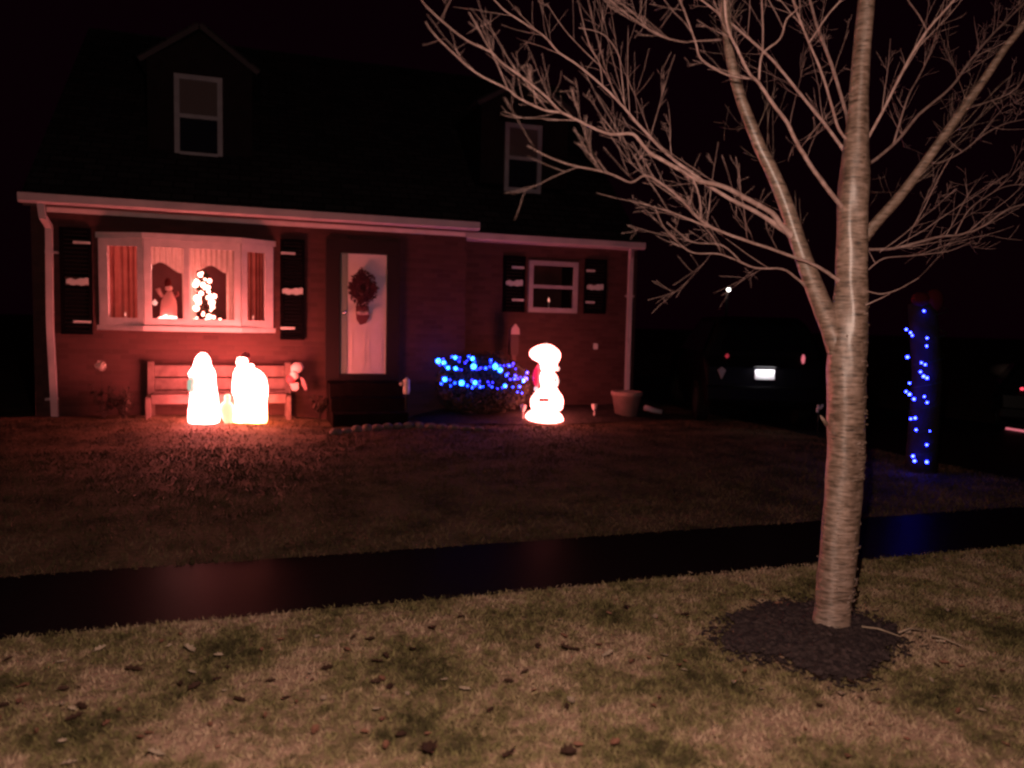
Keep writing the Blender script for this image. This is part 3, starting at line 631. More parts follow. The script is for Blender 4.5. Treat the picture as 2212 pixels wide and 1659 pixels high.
def candle(p, sc_, label):
    c = empty('electric_candle', p, label, 'candle')
    MB().loft([(p.x, p.y, p.z+.015*sc_, .012, .012), (p.x, p.y, p.z+.012*sc_, .04*sc_, .04*sc_), (p.x, p.y, p.z, .042*sc_, .042*sc_)], 14).build('base', chrome, c, True)
    MB().tube([(p.x, p.y, p.z+.012), (p.x, p.y, p.z+.13*sc_)], .009*sc_, 8).build('stick', white, c, True)
    MB().loft([(p.x, p.y, p.z+.195*sc_, .002, .002), (p.x, p.y, p.z+.165*sc_, .011*sc_, .011*sc_), (p.x, p.y, p.z+.14*sc_, .013*sc_, .013*sc_), (p.x, p.y, p.z+.128*sc_, .006, .006)], 10).build('flame_bulb', g_flame, c, True)
q = at(271, 690, WL-.14); candle(Vector((q.x, q.y, z0+.062)), .8, 'small electric candle in the left side pane of the bay window')
q = at(547, 695, WL-.14); candle(Vector((q.x, q.y, z0+.062)), .8, 'small electric candle in the right side pane of the bay window')
q = at(1185, 664, WR+.1); candle(Vector((q.x, q.y, wz0+.02)), 1.2, 'electric candle in the small right hand window')

# ------------------------------------------------------------------ wreath on the door
wc = at(783, 622, WL-.06); s = m_per_px(wc)
wr = empty('wreath', wc, 'dark red diamond shaped wreath with a hanging bow on the white front door', 'wreath')
mb = MB()
dia = [(0, -45), (22, -25), (33, 0), (24, 24), (0, 44), (-24, 24), (-32, 0), (-20, -26)]
mb.prism([(wc.x+x*s*.8, wc.z-y*s*.8) for x, y in dia], wc.y+.02, wc.y+.04)
for i in range(900):
    q = random.random()*8; a, b = dia[int(q)], dia[(int(q)+1) % 8]; t = q-int(q); k = random.uniform(.3, 1.0)
    px, py = (a[0]+(b[0]-a[0])*t)*k, (a[1]+(b[1]-a[1])*t)*k
    c = wc + Vector((px*s, random.uniform(-.07, .02), -py*s)); an = random.uniform(0, 6.28); d = Vector((math.cos(an), random.uniform(-.5, .2), math.sin(an)))*random.uniform(.02, .045); sd = Vector((-d.z, 0, d.x))*.35
    mb.add([c-sd, c+sd, c+d+sd*.3, c+d-sd*.3], [(0, 1, 2, 3)])
mb.build('foliage', mat('wreath_leaf', (.045, .01, .014), .8, .2, noise=(20, (.09, .018, .022))), wr)
mb = MB(); mb.tube([wc+Vector((.0, -.03, 12*s))]+[wc+Vector((math.sin(t)*11*s, -.03, math.cos(t)*14*s)) for t in np.linspace(.3, 6.1, 14)], .018, 6); mb.build('vine_ring', mat('wreath_vine', (.1, .03, .03), .8), wr, True)
b0 = wc + Vector((2*s, -.06, -55*s))
mb = MB(); 
for sd in (-1, 1): mb.ball(b0+Vector((sd*.055, 0, .012)), .05, 10, 7, (1.1, .5, .65))
mb.ball(b0, .026)
mb.build('bow', mat('bow_pale', (.42, .27, .26), .6), wr, True)
mb = MB(); tl = [(-14, -38), (14, -38), (16, -62), (8, -76), (-4, -80), (-12, -68)]
mb.prism([(wc.x+x*s, wc.z+y*s) for x, y in tl], WL-.05, WL-.03).build('tail', mat('bow_tail', (.13, .025, .03), .7), wr)

# ------------------------------------------------------------------ lit plastic figures
def lev_from(rows, f, Y0, depth=.8, off=0):
    out = []
    for y, a, b in rows:
        (xa, ya), (xb, yb) = f(a, y), f(b, y); l, r = at(xa, ya, Y0), at(xb, yb, Y0); z = (l.z+r.z)/2
        out.append([(l.x+r.x)/2, Y0+off, z, (r.x-l.x)/2, (r.x-l.x)/2*depth])
    return out
def smooth_lev(lv, k=3):
    out = []
    for a, b in zip(lv, lv[1:]):
        for i in range(k): t = i/k; out.append([p+(q-p)*t for p, q in zip(a, b)])
    return out + [lv[-1]]
def n1(X, Y): return 380+X*.1328, 726+Y*.1328
NY = 11.3
q = at(*n1(450, 1435), NY)
ZN = max(0, q.z-.0)
mary = empty('nativity_figure', (q.x, NY, ZN), 'glowing white veiled woman figure with a teal sleeve on the lawn left of the infant', 'lawn figure')
rows = [(270, 425, 445), (280, 395, 480), (300, 368, 510), (350, 325, 545), (400, 305, 560), (450, 290, 570), (500, 275, 587), (550, 238, 620), (600, 205, 640), (640, 207, 645), (680, 225, 642), (800, 226, 655), (900, 230, 670), (1000, 226, 685), (1100, 220, 695), (1200, 205, 702), (1300, 195, 714), (1380, 200, 708), (1425, 235, 675), (1440, 250, 660)]
lv = lev_from(rows, n1, NY, .78)
for L_ in lv: L_[2] = max(L_[2], .07)
mb = MB().loft(lv, 32)
mb.build('robe', g_mary, mary, True)
q = at(*n1(425, 430), NY); fr_ = .058
mb = MB().ball((q.x-.01, NY-.135, q.z-.0), .075, 14, 10, (.85, .6, 1.15)); mb.ball((q.x-.012, NY-.185, q.z-.005), .012, 8, 6, (.8, 1, 1.6)); mb.build('face', g_mary, mary, True)
mb = MB()
for sgn in (-1, 1):
    hb = at(*n1(430+sgn*14, 790), NY); 
    for k in range(4): mb.tube([(hb.x+sgn*.004, NY-.19-.012*k, hb.z-.04), (hb.x, NY-.2-.012*k, hb.z), (hb.x-sgn*.006, NY-.2-.011*k, hb.z+.045-.006*abs(k-1))], [.012, .009, .006], 7)
    mb.tube([(hb.x+sgn*.006, NY-.185, hb.z-.03), (hb.x-sgn*.002, NY-.175, hb.z+.015)], [.01, .006], 7)
mb.build('hand', g_mary, mary, True)
a, b = at(*n1(282, 675), NY-.08), at(*n1(278, 905), NY-.08)
MB().tube([a+Vector((.0, -.03, 0)), a.lerp(b, .3)+Vector((-.012, -.06, 0)), a.lerp(b, .7)+Vector((-.012, -.064, 0)), b+Vector((0, -.05, 0))], [.04, .058, .058, .038], 12).build('sleeve', g_teal, mary, True)
q = at(*n1(1210, 1435), NY)
jos = empty('nativity_figure', (q.x, NY, 0), 'glowing white robed man figure with dark hair on the lawn right of the infant', 'lawn figure')
rows = [(500, 1010, 1165), (512, 985, 1250), (540, 965, 1320), (600, 940, 1410), (700, 925, 1470), (800, 916, 1489), (900, 916, 1494), (950, 928, 1492), (1000, 955, 1487), (1080, 962, 1474), (1200, 945, 1480), (1350, 932, 1485), (1405, 930, 1475), (1430, 940, 1420), (1440, 960, 1380)]
lv = lev_from(rows, n1, NY, .62)
for L_ in lv: L_[2] = max(L_[2], .07)
mb = MB().loft(lv, 32)
hl = lev_from([(345, 1010, 1140), (370, 992, 1160), (420, 985, 1166), (460, 995, 1162), (490, 1005, 1160), (540, 1005, 1165)], n1, NY, .9, -.03); mb.loft(hl, 20)
q = at(*n1(1222, 500), NY); mb.ball((q.x, NY+.03, q.z), .04, 10, 7, (1, 1, 1))
q = at(*n1(1040, 425), NY); mb.ball((q.x-.03, NY-.125, q.z), .014, 8, 6, (.9, 1.2, 1.7))
mb.build('robe', g_jos, jos, True)
hl = lev_from([(262, 1115, 1150), (275, 1085, 1185), (300, 1065, 1205), (330, 1045, 1212), (350, 1020, 1205), (372, 1100, 1200), (420, 1150, 1190)], n1, NY, .85, .0); MB().loft(hl, 18).build('hair', g_hair, jos, True)
mb = MB()
for sgn in (-1, 1):
    hb = at(*n1(1060+sgn*14, 760), NY)
    for k in range(4): mb.tube([(hb.x+sgn*.004, NY-.21-.012*k, hb.z-.04), (hb.x, NY-.225-.012*k, hb.z), (hb.x-sgn*.006, NY-.225-.011*k, hb.z+.05-.006*abs(k-1))], [.013, .01, .007], 7)
    mb.tube([(hb.x+sgn*.006, NY-.2, hb.z-.03), (hb.x-sgn*.002, NY-.19, hb.z+.015)], [.011, .007], 7)
mb.build('hand', g_jos, jos, True)
q = at(*n1(835, 1400), NY-.12)
baby = empty('nativity_figure', (q.x, NY-.12, 0), 'small yellow glowing infant figure standing between the two large white figures', 'lawn figure')
lv = lev_from([(1060, 790, 880), (1078, 755, 895), (1120, 720, 930), (1200, 706, 945), (1280, 728, 945), (1350, 758, 932), (1395, 785, 915), (1420, 790, 910)], n1, NY-.12, .8)
lv.append([*lv[-1][:2], .07, lv[-1][3]*.9, lv[-1][4]*.9]); mb = MB().loft(lv, 22)
hl = lev_from([(948, 810, 865), (960, 793, 880), (1000, 785, 887), (1040, 787, 884), (1065, 795, 878), (1085, 795, 878)], n1, NY-.12, .95); mb.loft(hl, 18)
mb.build('body', g_baby, baby, True)
q = at(*n1(835, 1010), NY-.12); mb = MB().ball((q.x, NY-.12-.055, q.z-.005), .011, 8, 6); mb.build('nose', g_blush, baby, True)

def s1(X, Y): return 1088.6+X*.1354, 708.5+Y*.1354
SY = 11.25
q = at(*s1(650, 1505), SY)
snow = empty('snowman_figure', (q.x, SY, 0), 'glowing white snowman in a puffed hat and red scarf beside the blue lit shrub', 'lawn figure')
def clampz(lv):
    for L_ in lv: L_[2] = max(L_[2], .012)
    return lv
rows = [(690, 610, 760), (720, 590, 805), (760, 580, 835), (800, 576, 855), (850, 580, 866), (900, 590, 856), (940, 602, 825), (980, 570, 850), (1020, 520, 872), (1080, 470, 915), (1150, 432, 936), (1220, 436, 930), (1280, 446, 920), (1310, 452, 885), (1325, 440, 840), (1340, 402, 850), (1370, 372, 892), (1420, 348, 925), (1470, 395, 935), (1500, 445, 912), (1510, 470, 890)]
MB().loft(clampz(lev_from(rows, s1, SY, .85)), 30).build('body', g_snow, snow, True)
hd = MB().loft(lev_from([(540, 560, 850), (575, 580, 842), (600, 588, 838), (640, 590, 838), (680, 605, 815), (705, 640, 780)], s1, SY, .9), 24)
hd.build('head', g_snow, snow, True)
hat = MB().loft(lev_from([(262, 620, 725), (275, 575, 760), (300, 510, 802), (350, 442, 860), (400, 418, 886), (450, 426, 890), (500, 470, 874), (535, 535, 858), (560, 572, 846), (575, 585, 840)], s1, SY, .95), 28)
hat.build('hat', g_snow, snow, True)
a, b = at(*s1(680, 268), SY), at(*s1(682, 232), SY); MB().loft([(b.x, SY, b.z, .003, .003), (b.x, SY, b.z-.02, .012, .012), (a.x, SY, a.z-.015, .04, .04)], 12).build('hat_tip', g_blush, snow, True)
q = at(*s1(850, 648), SY); MB().ball((q.x, SY-.02, q.z), .034, 12, 8, (1, 1, 1.15)).build('nose', g_blush, snow, True)
pts = [at(*s1(x, y), SY-.02) for x, y in ((565, 590), (520, 680), (505, 770), (510, 860), (528, 935))]
MB().tube(pts, [.022, .042, .05, .044, .028], 14).build('scarf', g_scarf, snow, True)
q = at(*s1(512, 972), SY-.02); MB().ball(q, .04, 12, 8, (.85, .85, 1.05)).build('scarf_tuft', g_tuft, snow, True)
q = at(*s1(840, 850), SY); MB().ball((q.x-.015, SY-.05, q.z), .06, 12, 8, (.5, .8, 1.1)).build('cheek', g_blush, snow, True)
q = at(*s1(820, 832), SY-.165); MB().ball(q, .024, 10, 7, (1, .6, 1)).build('button', g_black, snow, True)
a, b = at(*s1(560, 1148), SY-.29), at(*s1(718, 1150), SY-.29); MB().bar(a, b, .02, .05).build('slot', g_black, snow)
a, b = at(*s1(610, 1355), SY-.3), at(*s1(895, 1338), SY-.24); MB().tube([a, a.lerp(b, .5)+Vector((0, -.02, -.008)), b], [.004, .013, .008], 6).build('seam', mat('seam', (.2, .12, .11), .7), snow, True)

# ------------------------------------------------------------------ bench and bow
BY = 12.18
bl, br_ = at(326, 800, BY), at(622, 800, BY)
bn = empty('garden_bench', ((bl.x+br_.x)/2, BY, .05), 'slatted wooden garden bench behind the glowing figures under the bay window', 'bench')
zt, zb_ = Z_(470, 786, BY), Z_(470, 868, BY)
for p in (bl, br_):
    w = .1
    o = MB(); o.bar((p.x, BY, .05), (p.x, BY+.0, zt+.03), .09, .06, (0, 1, 0)); o.build('back_post', benchwood, bn, False, .008)
    MB().box(p.x-.035, p.x+.035, BY-.36, BY-.3, .03, .398).build('leg', benchwood, bn, False, .008)
n = 3
for i in range(n):
    a = zb_+(zt-zb_)*i/n; b = zb_+(zt-zb_)*(i+1)/n-.022
    MB().box(bl.x+.048, br_.x-.048, BY-.02, BY+.015, a, b).build('back_slat', benchwood, bn, False, .005)
for i in range(4): MB().box(bl.x+.037, br_.x-.037, BY-.37+.088*i, BY-.37+.088*i+.074, .4, .43).build('seat_slat', benchwood, bn, False, .004)
MB().box(bl.x+.048, br_.x-.048, BY-.36, BY-.33, .3, .398).build('seat_rail', benchwood, bn)
q = at(*n1(1960, 600), BY-.1)
bow = empty('ribbon_bow', (q.x, BY-.1, q.z), 'pink and red ribbon bow on the right end of the bench', 'bow')
def n1p(X, Y, dy=.1): return at(*n1(X, Y), BY-dy)
MB().loft([(n1p(1985, 430).x, BY-.1, n1p(1985, 430).z, .05, .03), (n1p(1975, 500).x, BY-.1, n1p(1975, 500).z, .095, .045), (n1p(1960, 570).x, BY-.1, n1p(1960, 570).z, .08, .04), (n1p(1950, 610).x, BY-.1, n1p(1950, 610).z, .03, .025)], 14).build('upper_loop', pinkcloth, bow, True)
MB().tube([n1p(1880, 580), n1p(1930, 610), n1p(1965, 690)], [.05, .06, .045], 12).build('knot', pinkcloth, bow, True)
MB().ball(n1p(1880, 700), .07, 12, 8, (1, .5, 1)).build('lower_loop', redcloth, bow, True)
MB().prism([(n1p(x, y).x, n1p(x, y).z) for x, y in ((1850, 770), (1990, 760), (1995, 850), (1960, 890), (1890, 885))], BY-.13, BY-.08).build('ribbon_tail', pinkcloth, bow)
MB().prism([(n1p(x, y).x, n1p(x, y).z) for x, y in ((2020, 660), (2080, 690), (2135, 860), (2095, 880), (2050, 800))], BY-.13, BY-.09).build('ribbon_tail', mat('ribbon_dull', (.45, .2, .22), .8), bow)

# ------------------------------------------------------------------ plants
def leafball(mb, c, rx, ry, rz, n, size, zmin=-1, shell=.75):
    for i in range(n):
        while True:
            d = Vector((random.gauss(0, 1), random.gauss(0, 1), random.gauss(0, 1))).normalized()
            if d.z > zmin: break
        k = random.uniform(shell, 1.03); lump = 1 + .06*math.sin(7*d.x+3*d.z)*math.cos(5*d.y+4*d.z)
        p = c + Vector((d.x*rx, d.y*ry, d.z*rz))*k*lump
        a = (d + Vector((random.uniform(-.9, .9), random.uniform(-.9, .9), random.uniform(-.9, .9)))).normalized(); t = a.orthogonal().normalized(); b = a.cross(t); an = random.uniform(0, 6.28)
        u = t*math.cos(an)+b*math.sin(an); v = a.cross(u); s = size*random.uniform(.6, 1.3)
        mb.add([p-u*s*.5, p+v*s*.28, p+u*s*.5, p-v*s*.28], [(0, 1, 2, 3)])
HY = 11.85
h0, h1 = at(938, 820, HY), at(1143, 820, HY); hz1, hz0 = Z_(1040, 764, HY), Z_(1040, 900, HY)
hc = Vector(((h0.x+h1.x)/2, HY, hz0+(hz1-hz0)*.52)); hrx, hry, hrz = (h1.x-h0.x)/2*.98, .62, (hz1-hz0)*.5
shrub = empty('round_shrub', (hc.x, HY, .1), 'wide rounded clipped shrub hung with blue lights in front of the wall', 'shrub')
mb = MB(); leafball(mb, hc, hrx, hry, hrz, 9000, .055, -.95, .72); mb.build('foliage', shrubleaf, shrub)
mb = MB(); mb.ball(hc, 1, 24, 14, (hrx*.8, hry*.8, hrz*.8)); mb.build('inner_twigs', mat('shrub_core', (.02, .014, .012), 1, 0), shrub, True)
MB().tube([(hc.x, HY, .02), (hc.x, HY, hc.z-hrz*.6)], [.06, .05], 8).build('trunk', drytwig, shrub, True)
sl = empty('string_lights', (hc.x, HY-hry, hc.z), 'blue string lights draped over the rounded shrub', 'string lights')
def hit(x, y):                                  # first point of the shrub's surface along a sight line
    d = ray(x, y); e = Vector((hrx, hry, hrz))*1.05; o = Vector([(CAM[i]-hc[i])/e[i] for i in range(3)]); dd = Vector([d[i]/e[i] for i in range(3)])
    A, Bq, Cq = dd.dot(dd), 2*o.dot(dd), o.dot(o)-1; D = Bq*Bq-4*A*Cq
    t = (-Bq-math.sqrt(D))/(2*A) if D > 0 else -Bq/(2*A)
    return CAM + d*t
pts = []
for X, Y, r in ((752,235,38),(828,262,32),(822,210,18),(887,330,26),(945,180,22),(987,190,28),(990,338,26),(1040,240,16),(1048,190,14),(1125,262,16),(1172,175,20),(1225,203,30),(1240,312,42),(1340,332,18),(1408,335,24),(1465,313,18),(1540,312,42),(1605,300,16),(1607,362,36),(1478,225,20),(1732,302,22),(1787,270,18),(1693,432,22),(1745,490,18),(1805,485,20),(1850,478,18),(1925,508,28),(1970,478,24),(1978,395,20),(1675,580,26),(1875,590,24),(842,490,34),(792,550,20),(912,495,16),(980,540,20),(1075,540,40),(1155,578,20),(1260,535,32),(1332,595,22)):
    p = hit(829.4+X*.15624, 743+Y*.15624); pts.append((X, p))
    MB().ball(p, max(.012, r*.15624*m_per_px(p)*(.92 if r >= 26 else .78)), 10, 7).build('bulb', bl_big if r >= 26 else bl_mid if r >= 20 else bl_dim, sl, True)
for k in range(44):
    X, Y = random.uniform(770, 1960), 0; Y = random.choice((215, 300, 330, 480, 545)) + (X-760)*.1 + random.uniform(-28, 28)
    p = hit(829.4+X*.15624, 743+Y*.15624); MB().ball(p, .012, 8, 6).build('bulb', bl_dim if k % 3 else bl_mid, sl, True)
rowsx = [[p for X, p in sorted(((X, p) for (X, p), yy in zip(pts, range(99)) if lo <= p.z < hi), key=lambda t: t[0])] for lo, hi in ((0, hc.z+.02), (hc.z+.02, hc.z+.2), (hc.z+.2, 9))]
mb = MB()
for r_ in rowsx:
    if len(r_) > 1: mb.tube([p+Vector((0, .012, -.004)) for p in r_], .004, 5)
mb.build('wire', wirem, sl)
# dried plants left of the bench
def dried(px, py_top, py_bot, Y, label, heads, nst, spread):
    b = at(px, py_bot, Y); top = Z_(px, py_top, Y)
    e = empty('dried_plant', (b.x, Y, .05), label, 'plant')
    mb = MB(); tips = []
    for i in range(nst):
        a = random.uniform(0, 6.28); r = random.uniform(.2, 1)*spread; h = (top-.05)*random.uniform(.55, .95)
        t = Vector((b.x+r*math.cos(a), Y+r*math.sin(a)*.6, .05+h)); mid = Vector((b.x+r*.4*math.cos(a), Y+r*.3*math.sin(a), .05+h*.5)); mb.tube([(b.x, Y, .03), mid, t], [.006, .005, .003], 5); tips.append(t)
        for k in range(9):
            q = Vector((b.x, Y, .05)).lerp(t, random.uniform(.3, 1)); d = Vector((random.gauss(0, 1), random.gauss(0, 1), random.gauss(0, .6))).normalized()*.06; sd = d.orthogonal().normalized()*.02; mb.add([q, q+d*.5+sd, q+d, q+d*.5-sd], [(0, 1, 2, 3)])
    mb.build('stem', drytwig, e)
    if heads:
        for hx, hy, hr in heads:
            c = at(hx, hy, Y); m2 = MB(); leafball(m2, c, hr, hr, hr, 130, .04, -1, .4); m2.build('flower_head', dryflower, e)
            MB().tube([(b.x, Y, .03), ((b.x+c.x)/2, Y, (c.z)*.5), (c.x, Y, c.z)], [.006, .005, .004], 5).build('flower_stalk', drytwig, e)
dried(224, 815, 905, 11.95, 'dried hydrangea with one pale flower head left of the bench', [(218, 791, .075)], 12, .2)
dried(268, 828, 905, 11.9, 'low bare brown plant between the hydrangea and the bench', None, 22, .22)
dried(690, 850, 905, 11.9, 'low withered plant at the foot of the stoop, right of the bench', None, 16, .2)
# birdhouse
q = at(1110, 722, 12.25); zt = Z_(1110, 699, 12.25)
bh = empty('birdhouse', (q.x, 12.25, .1), 'tall narrow birdhouse with a pale peaked front on a post behind the snowman', 'birdhouse')
MB().prism([(q.x-.075, q.z), (q.x+.075, q.z), (q.x+.065, q.z+.1), (q.x, zt), (q.x-.065, q.z+.1)], 12.17, 12.19).build('front', mat('birdhouse_front', (.4, .25, .24), .7), bh)
MB().prism([(q.x-.07, q.z-.35), (q.x+.07, q.z-.35), (q.x+.07, q.z+.08), (q.x, zt-.015), (q.x-.07, q.z+.08)], 12.195, 12.33).build('box', mat('birdhouse_box', (.07, .03, .03), .8), bh)
MB().box(q.x-.035, q.x+.035, 12.22, 12.29, .05, q.z-.352).build('post', mat('birdhouse_post', (.12, .05, .05), .8), bh)
# lantern by the stoop
q = at(878, 850, 11.15); lz = max(q.z, 0)
zstep = max(at(878, 851, 11.4).z, .1)
lx_ = at(878, 840, 11.4)
ln = empty('garden_lantern', (lx_.x, 11.4, zstep), 'small white lantern with a side bauble on a short post right of the stoop steps', 'lantern')
zt = Z_(878, 815, 11.4); hh = zt-zstep; lm = mat('lantern_white', (.75, .6, .58), .6)
MB().loft([(lx_.x, 11.4, zstep+hh*.8, .045, .045), (lx_.x, 11.4, zstep+hh*.2, .055, .055), (lx_.x, 11.4, zstep, .04, .04)], 12).build('body', lm, ln, True)
MB().loft([(lx_.x, 11.4, zt, .008, .008), (lx_.x, 11.4, zstep+hh*.9, .03, .03), (lx_.x, 11.4, zstep+hh*.802, .06, .06)], 12).build('cap', lm, ln, True)
a = at(867, 829, 11.4); MB().ball((a.x, 11.4, a.z), .034).build('bauble', mat('lantern_bauble', (.5, .38, .36), .6), ln, True)
MB().loft([(lx_.x, 11.4, zstep+.003, .03, .03), (lx_.x, 11.4, zstep-.02, .02, .02), (lx_.x, 11.4, -.02, .02, .02)], 10).build('post', lampmetal, ln, True)
# path lights
def path_light(px, yt, yb, Y, label):
    b = at(px, yb, Y); zt = Z_(px, yt, Y); e = empty('path_light', (b.x, Y, max(b.z, 0)), label, 'path light')
    MB().tube([(b.x, Y, -.02), (b.x, Y, zt-.08)], .013, 8).build('stake', mat('stake_pale', (.55, .4, .38), .6), e, True)
    MB().loft([(b.x, Y, zt, .05, .05), (b.x, Y, zt-.02, .05, .05), (b.x, Y, zt-.09, .03, .03), (b.x, Y, zt-.11, .012, .012)], 12).build('lamp_head', mat('lamp_head_pale', (.6, .45, .43), .5), e, True)
path_light(1129, 875, 908, 11.3, 'small pale stake light just left of the snowman')
path_light(1283, 873, 908, 11.4, 'small pale stake light between the snowman and the clay pot')
# clay pot
q = at(1352, 905, 11.55); zt = Z_(1352, 845, 11.55); rp = 33*m_per_px(q)
pt = empty('flower_pot', (q.x, 11.55, 0), 'large pale clay flower pot at the right corner of the house', 'flower pot')
MB().loft([(q.x, 11.55, zt-.03, rp*.88, rp*.88), (q.x, 11.55, zt, rp*.9, rp*.9), (q.x, 11.55, zt, rp*1.02, rp*1.02), (q.x, 11.55, zt-.07, rp*1.02, rp*1.02), (q.x, 11.55, zt-.072, rp*.95, rp*.95), (q.x, 11.55, .0, rp*.66, rp*.66)], 28).build('pot', potclay, pt, True)
MB().loft([(q.x, 11.55, zt-.028, .02, .02), (q.x, 11.55, zt-.03, rp*.87, rp*.87), (q.x, 11.55, zt-.05, rp*.87, rp*.87)], 20).build('soil', bed_m, pt, True)
a, b = gnd(1392, 890), gnd(1428, 888); a.y = b.y = 12.3; 
tag(MB().tube([at(1392, 880, 12.2), at(1410, 886, 12.1), at(1430, 890, 12.0)], [.05, .045, .04], 10).build('drain_pipe', mat('drain_white', (.42, .36, .36), .5), None, True), 'short white drain pipe lying right of the clay pot', 'drain pipe')
# edging stones in front of the stoop
for i in range(14):
    t = i/13; x = 1.0 + 2.0*t + .0; y = 10.55 + .5*math.sin(t*3.1) ; 
    p = Vector((x, y, 0)); m2 = MB().ball((x, y, .03), .085, 10, 7, (random.uniform(.85, 1.1), .65, random.uniform(.5, .8)))
    tag(m2.build('edging_stone', stoneedge, None, True), 'rounded stone in the low curved edging in front of the stoop', 'stone', 'edging stones in front of the stoop')

# ------------------------------------------------------------------ post wrapped in blue lights
pb = gnd(1989, 1018); PY = pb.y; pr = 30*m_per_px(pb)
wp = empty('wrapped_post', (pb.x, PY, 0), 'thick dark round post with a dull red bow on top beside the driveway', 'post')
ptop = Z_(1995, 655, PY)
pl_ = [Vector((pb.x, PY, -.03)), Vector((pb.x, PY, .5)), Vector((pb.x+.0, PY, 1.1)), Vector((at(1990, 690, PY).x, PY, ptop))]
MB().tube(pl_, [pr*1.08, pr, pr*.96, pr*.9], 20, .05).build('post', postdark, wp, True)
q = at(2010, 655, PY-.1); b = MB()
b.ball(q+Vector((.05, 0, .03)), .13, 12, 8, (.9, .5, 1.0)); b.ball(q+Vector((-.14, 0, .04)), .11, 12, 8, (1.1, .5, .7)); b.ball(q, .045)
b.build('bow', bowred, wp, True)
a = at(2017, 690, PY-pr*.8); c = at(2016, 800, PY-pr*.8); MB().bar(a, c, .05, .02, (0, 1, 0)).build('ribbon_tail', mat('tail_violet', (.1, .012, .05), .8), wp)
sl = empty('string_lights', (pb.x, PY-pr, .9), 'blue string lights wound around the dark post by the driveway', 'string lights')
pp = []
for X, Y in ((415,247),(273,395),(308,420),(322,443),(368,447),(440,463),(437,527),(283,615),(395,660),(425,675),(387,733),(412,768),(440,782),(300,823),(272,890),(300,912),(335,950),(418,930),(440,977),(310,1107),(345,1101),(352,1195),(460,1205),(437,1315),(327,1405),(340,1443),(437,1452),(462,1515)):
    x, y = 1883.5+X*.2709, 604.8+Y*.2709; p = at(x, y, PY); off = min(abs(p.x-pb.x)/(pr*1.05), .98)
    p = at(x, y, PY - pr*1.06*math.sqrt(1-off*off)); pp.append(p)
    MB().ball(p, random.uniform(.011, .017), 10, 7).build('bulb', bl_post, sl, True)
mb = MB(); hx = []
for i in range(150):
    t = i/149; a = t*2*math.pi*7; hx.append((pb.x+pr*1.05*math.cos(a), PY+pr*1.05*math.sin(a), .06+t*(ptop-.1)))
mb.tube(hx, .004, 5).build('wire', wirem, sl)

# ------------------------------------------------------------------ vehicles
def car(name, loc, rz, label, tl, tr, plate=True):
    c = empty(name, loc, label, 'car'); P = []
    def add(mb, nm, m, par, sm=False, bev=0):
        me = mb.build(nm, m, None, sm, bev); me.parent = par; return me
    # x across, y forward (rear at y=0), z up
    side = [(.05, .35), (.0, .55), (.02, .95), (.1, 1.12), (.22, 1.62), (.5, 1.74), (2.2, 1.74), (3.0, 1.2), (4.3, 1.02), (4.5, .8), (4.5, .4), (4.3, .28), (.3, .28)]
    ws = [.84, .88, .9, .89, .7, .62, .62, .78, .84, .82, .82, .8, .8]
    mb = MB(); n = len(side); vs = []
    for s in (-1, 1):
        for (y, z), w in zip(side, ws): vs.append((s*w, y, z))
    mb.add(vs, [(i, (i+1) % n, n+(i+1) % n, n+i) for i in range(n)]); 
    mid = len(mb.v)
    for s, o in ((-1, 0), (1, n)):
        mb.f.append(tuple(o+i for i in (range(n) if s < 0 else reversed(range(n)))))
    body = add(mb, 'body', carpaint, c, False, .05)
    add(MB().add([(-.66, .092, 1.2), (.66, .092, 1.2), (.56, .2, 1.58), (-.56, .2, 1.58), (-.66, .13, 1.2), (.66, .13, 1.2), (.56, .24, 1.58), (-.56, .24, 1.58)], [(0, 1, 2, 3), (7, 6, 5, 4), (0, 4, 5, 1), (1, 5, 6, 2), (2, 6, 7, 3), (3, 7, 4, 0)]), 'rear_window', carglass, c)
    for s in (-1, 1):
        add(MB().add([(s*.885, .5, 1.16), (s*.885, 2.75, 1.16), (s*.66, 2.2, 1.66), (s*.68, .6, 1.66)], [(0, 1, 2, 3)]), 'side_window', carglass, c)
    add(MB().box(-.9, .9, -.09, .02, .42, .66), 'bumper', carpaint, c, False, .03)
    for s, m in ((-1, tl), (1, tr)):
        add(MB().ball((s*.58, .03, 1.1 if s > 0 else 1.12), .05, 12, 8, (.6, .5, 1.5 if s > 0 else .75)), 'taillight', m, c, True)
    for s in (-1, 1):
        for y in (.85, 3.6):
            t = MB(); t.tube([(s*.72, y, .34), (s*.9, y, .34)], .34, 24); w = add(t, 'wheel', tyre_m, c)
            t = MB(); t.tube([(s*.9, y, .34), (s*.912, y, .34)], .21, 16); r = add(t, 'rim', rim_m, w)
    if plate:
        add(MB().box(-.152, .152, -.012, .006, .765, .917), 'license_plate', plate_m, c, False, .006)
        add(MB().box(-.2, .2, -.04, .03, .95, .98), 'plate_bar', carpaint, c)
        add(MB().prism([(-.72, .9), (-.66, .76), (-.6, .9), (-.66, .95)], -.03, .03), 'bumper_glint', mat('grey_glint', (.25, .24, .25), .4), c)  # grey shape standing in for a bright highlight on the bumper
    c.rotation_euler = (0, 0, rz); return c
pc = at(1652, 810, 11.2)
pc = dep(1652, 810, 12.0)
CARX, CARY = pc.x, pc.y
thdir = math.atan2(-pc.x, pc.y)*.6
car('parked_car', (pc.x, pc.y, pc.z-.84), thdir, 'dark car parked in the driveway with its white number plate shining', tail_dim, tail_mid)
rd = bpy.data.lights.new('unseen_room_lamp', 'POINT'); rd.energy = 90; rd.color = (1, .3, .25); rd.shadow_soft_size = .12  # unseen lamp added inside the room so the bay window glows
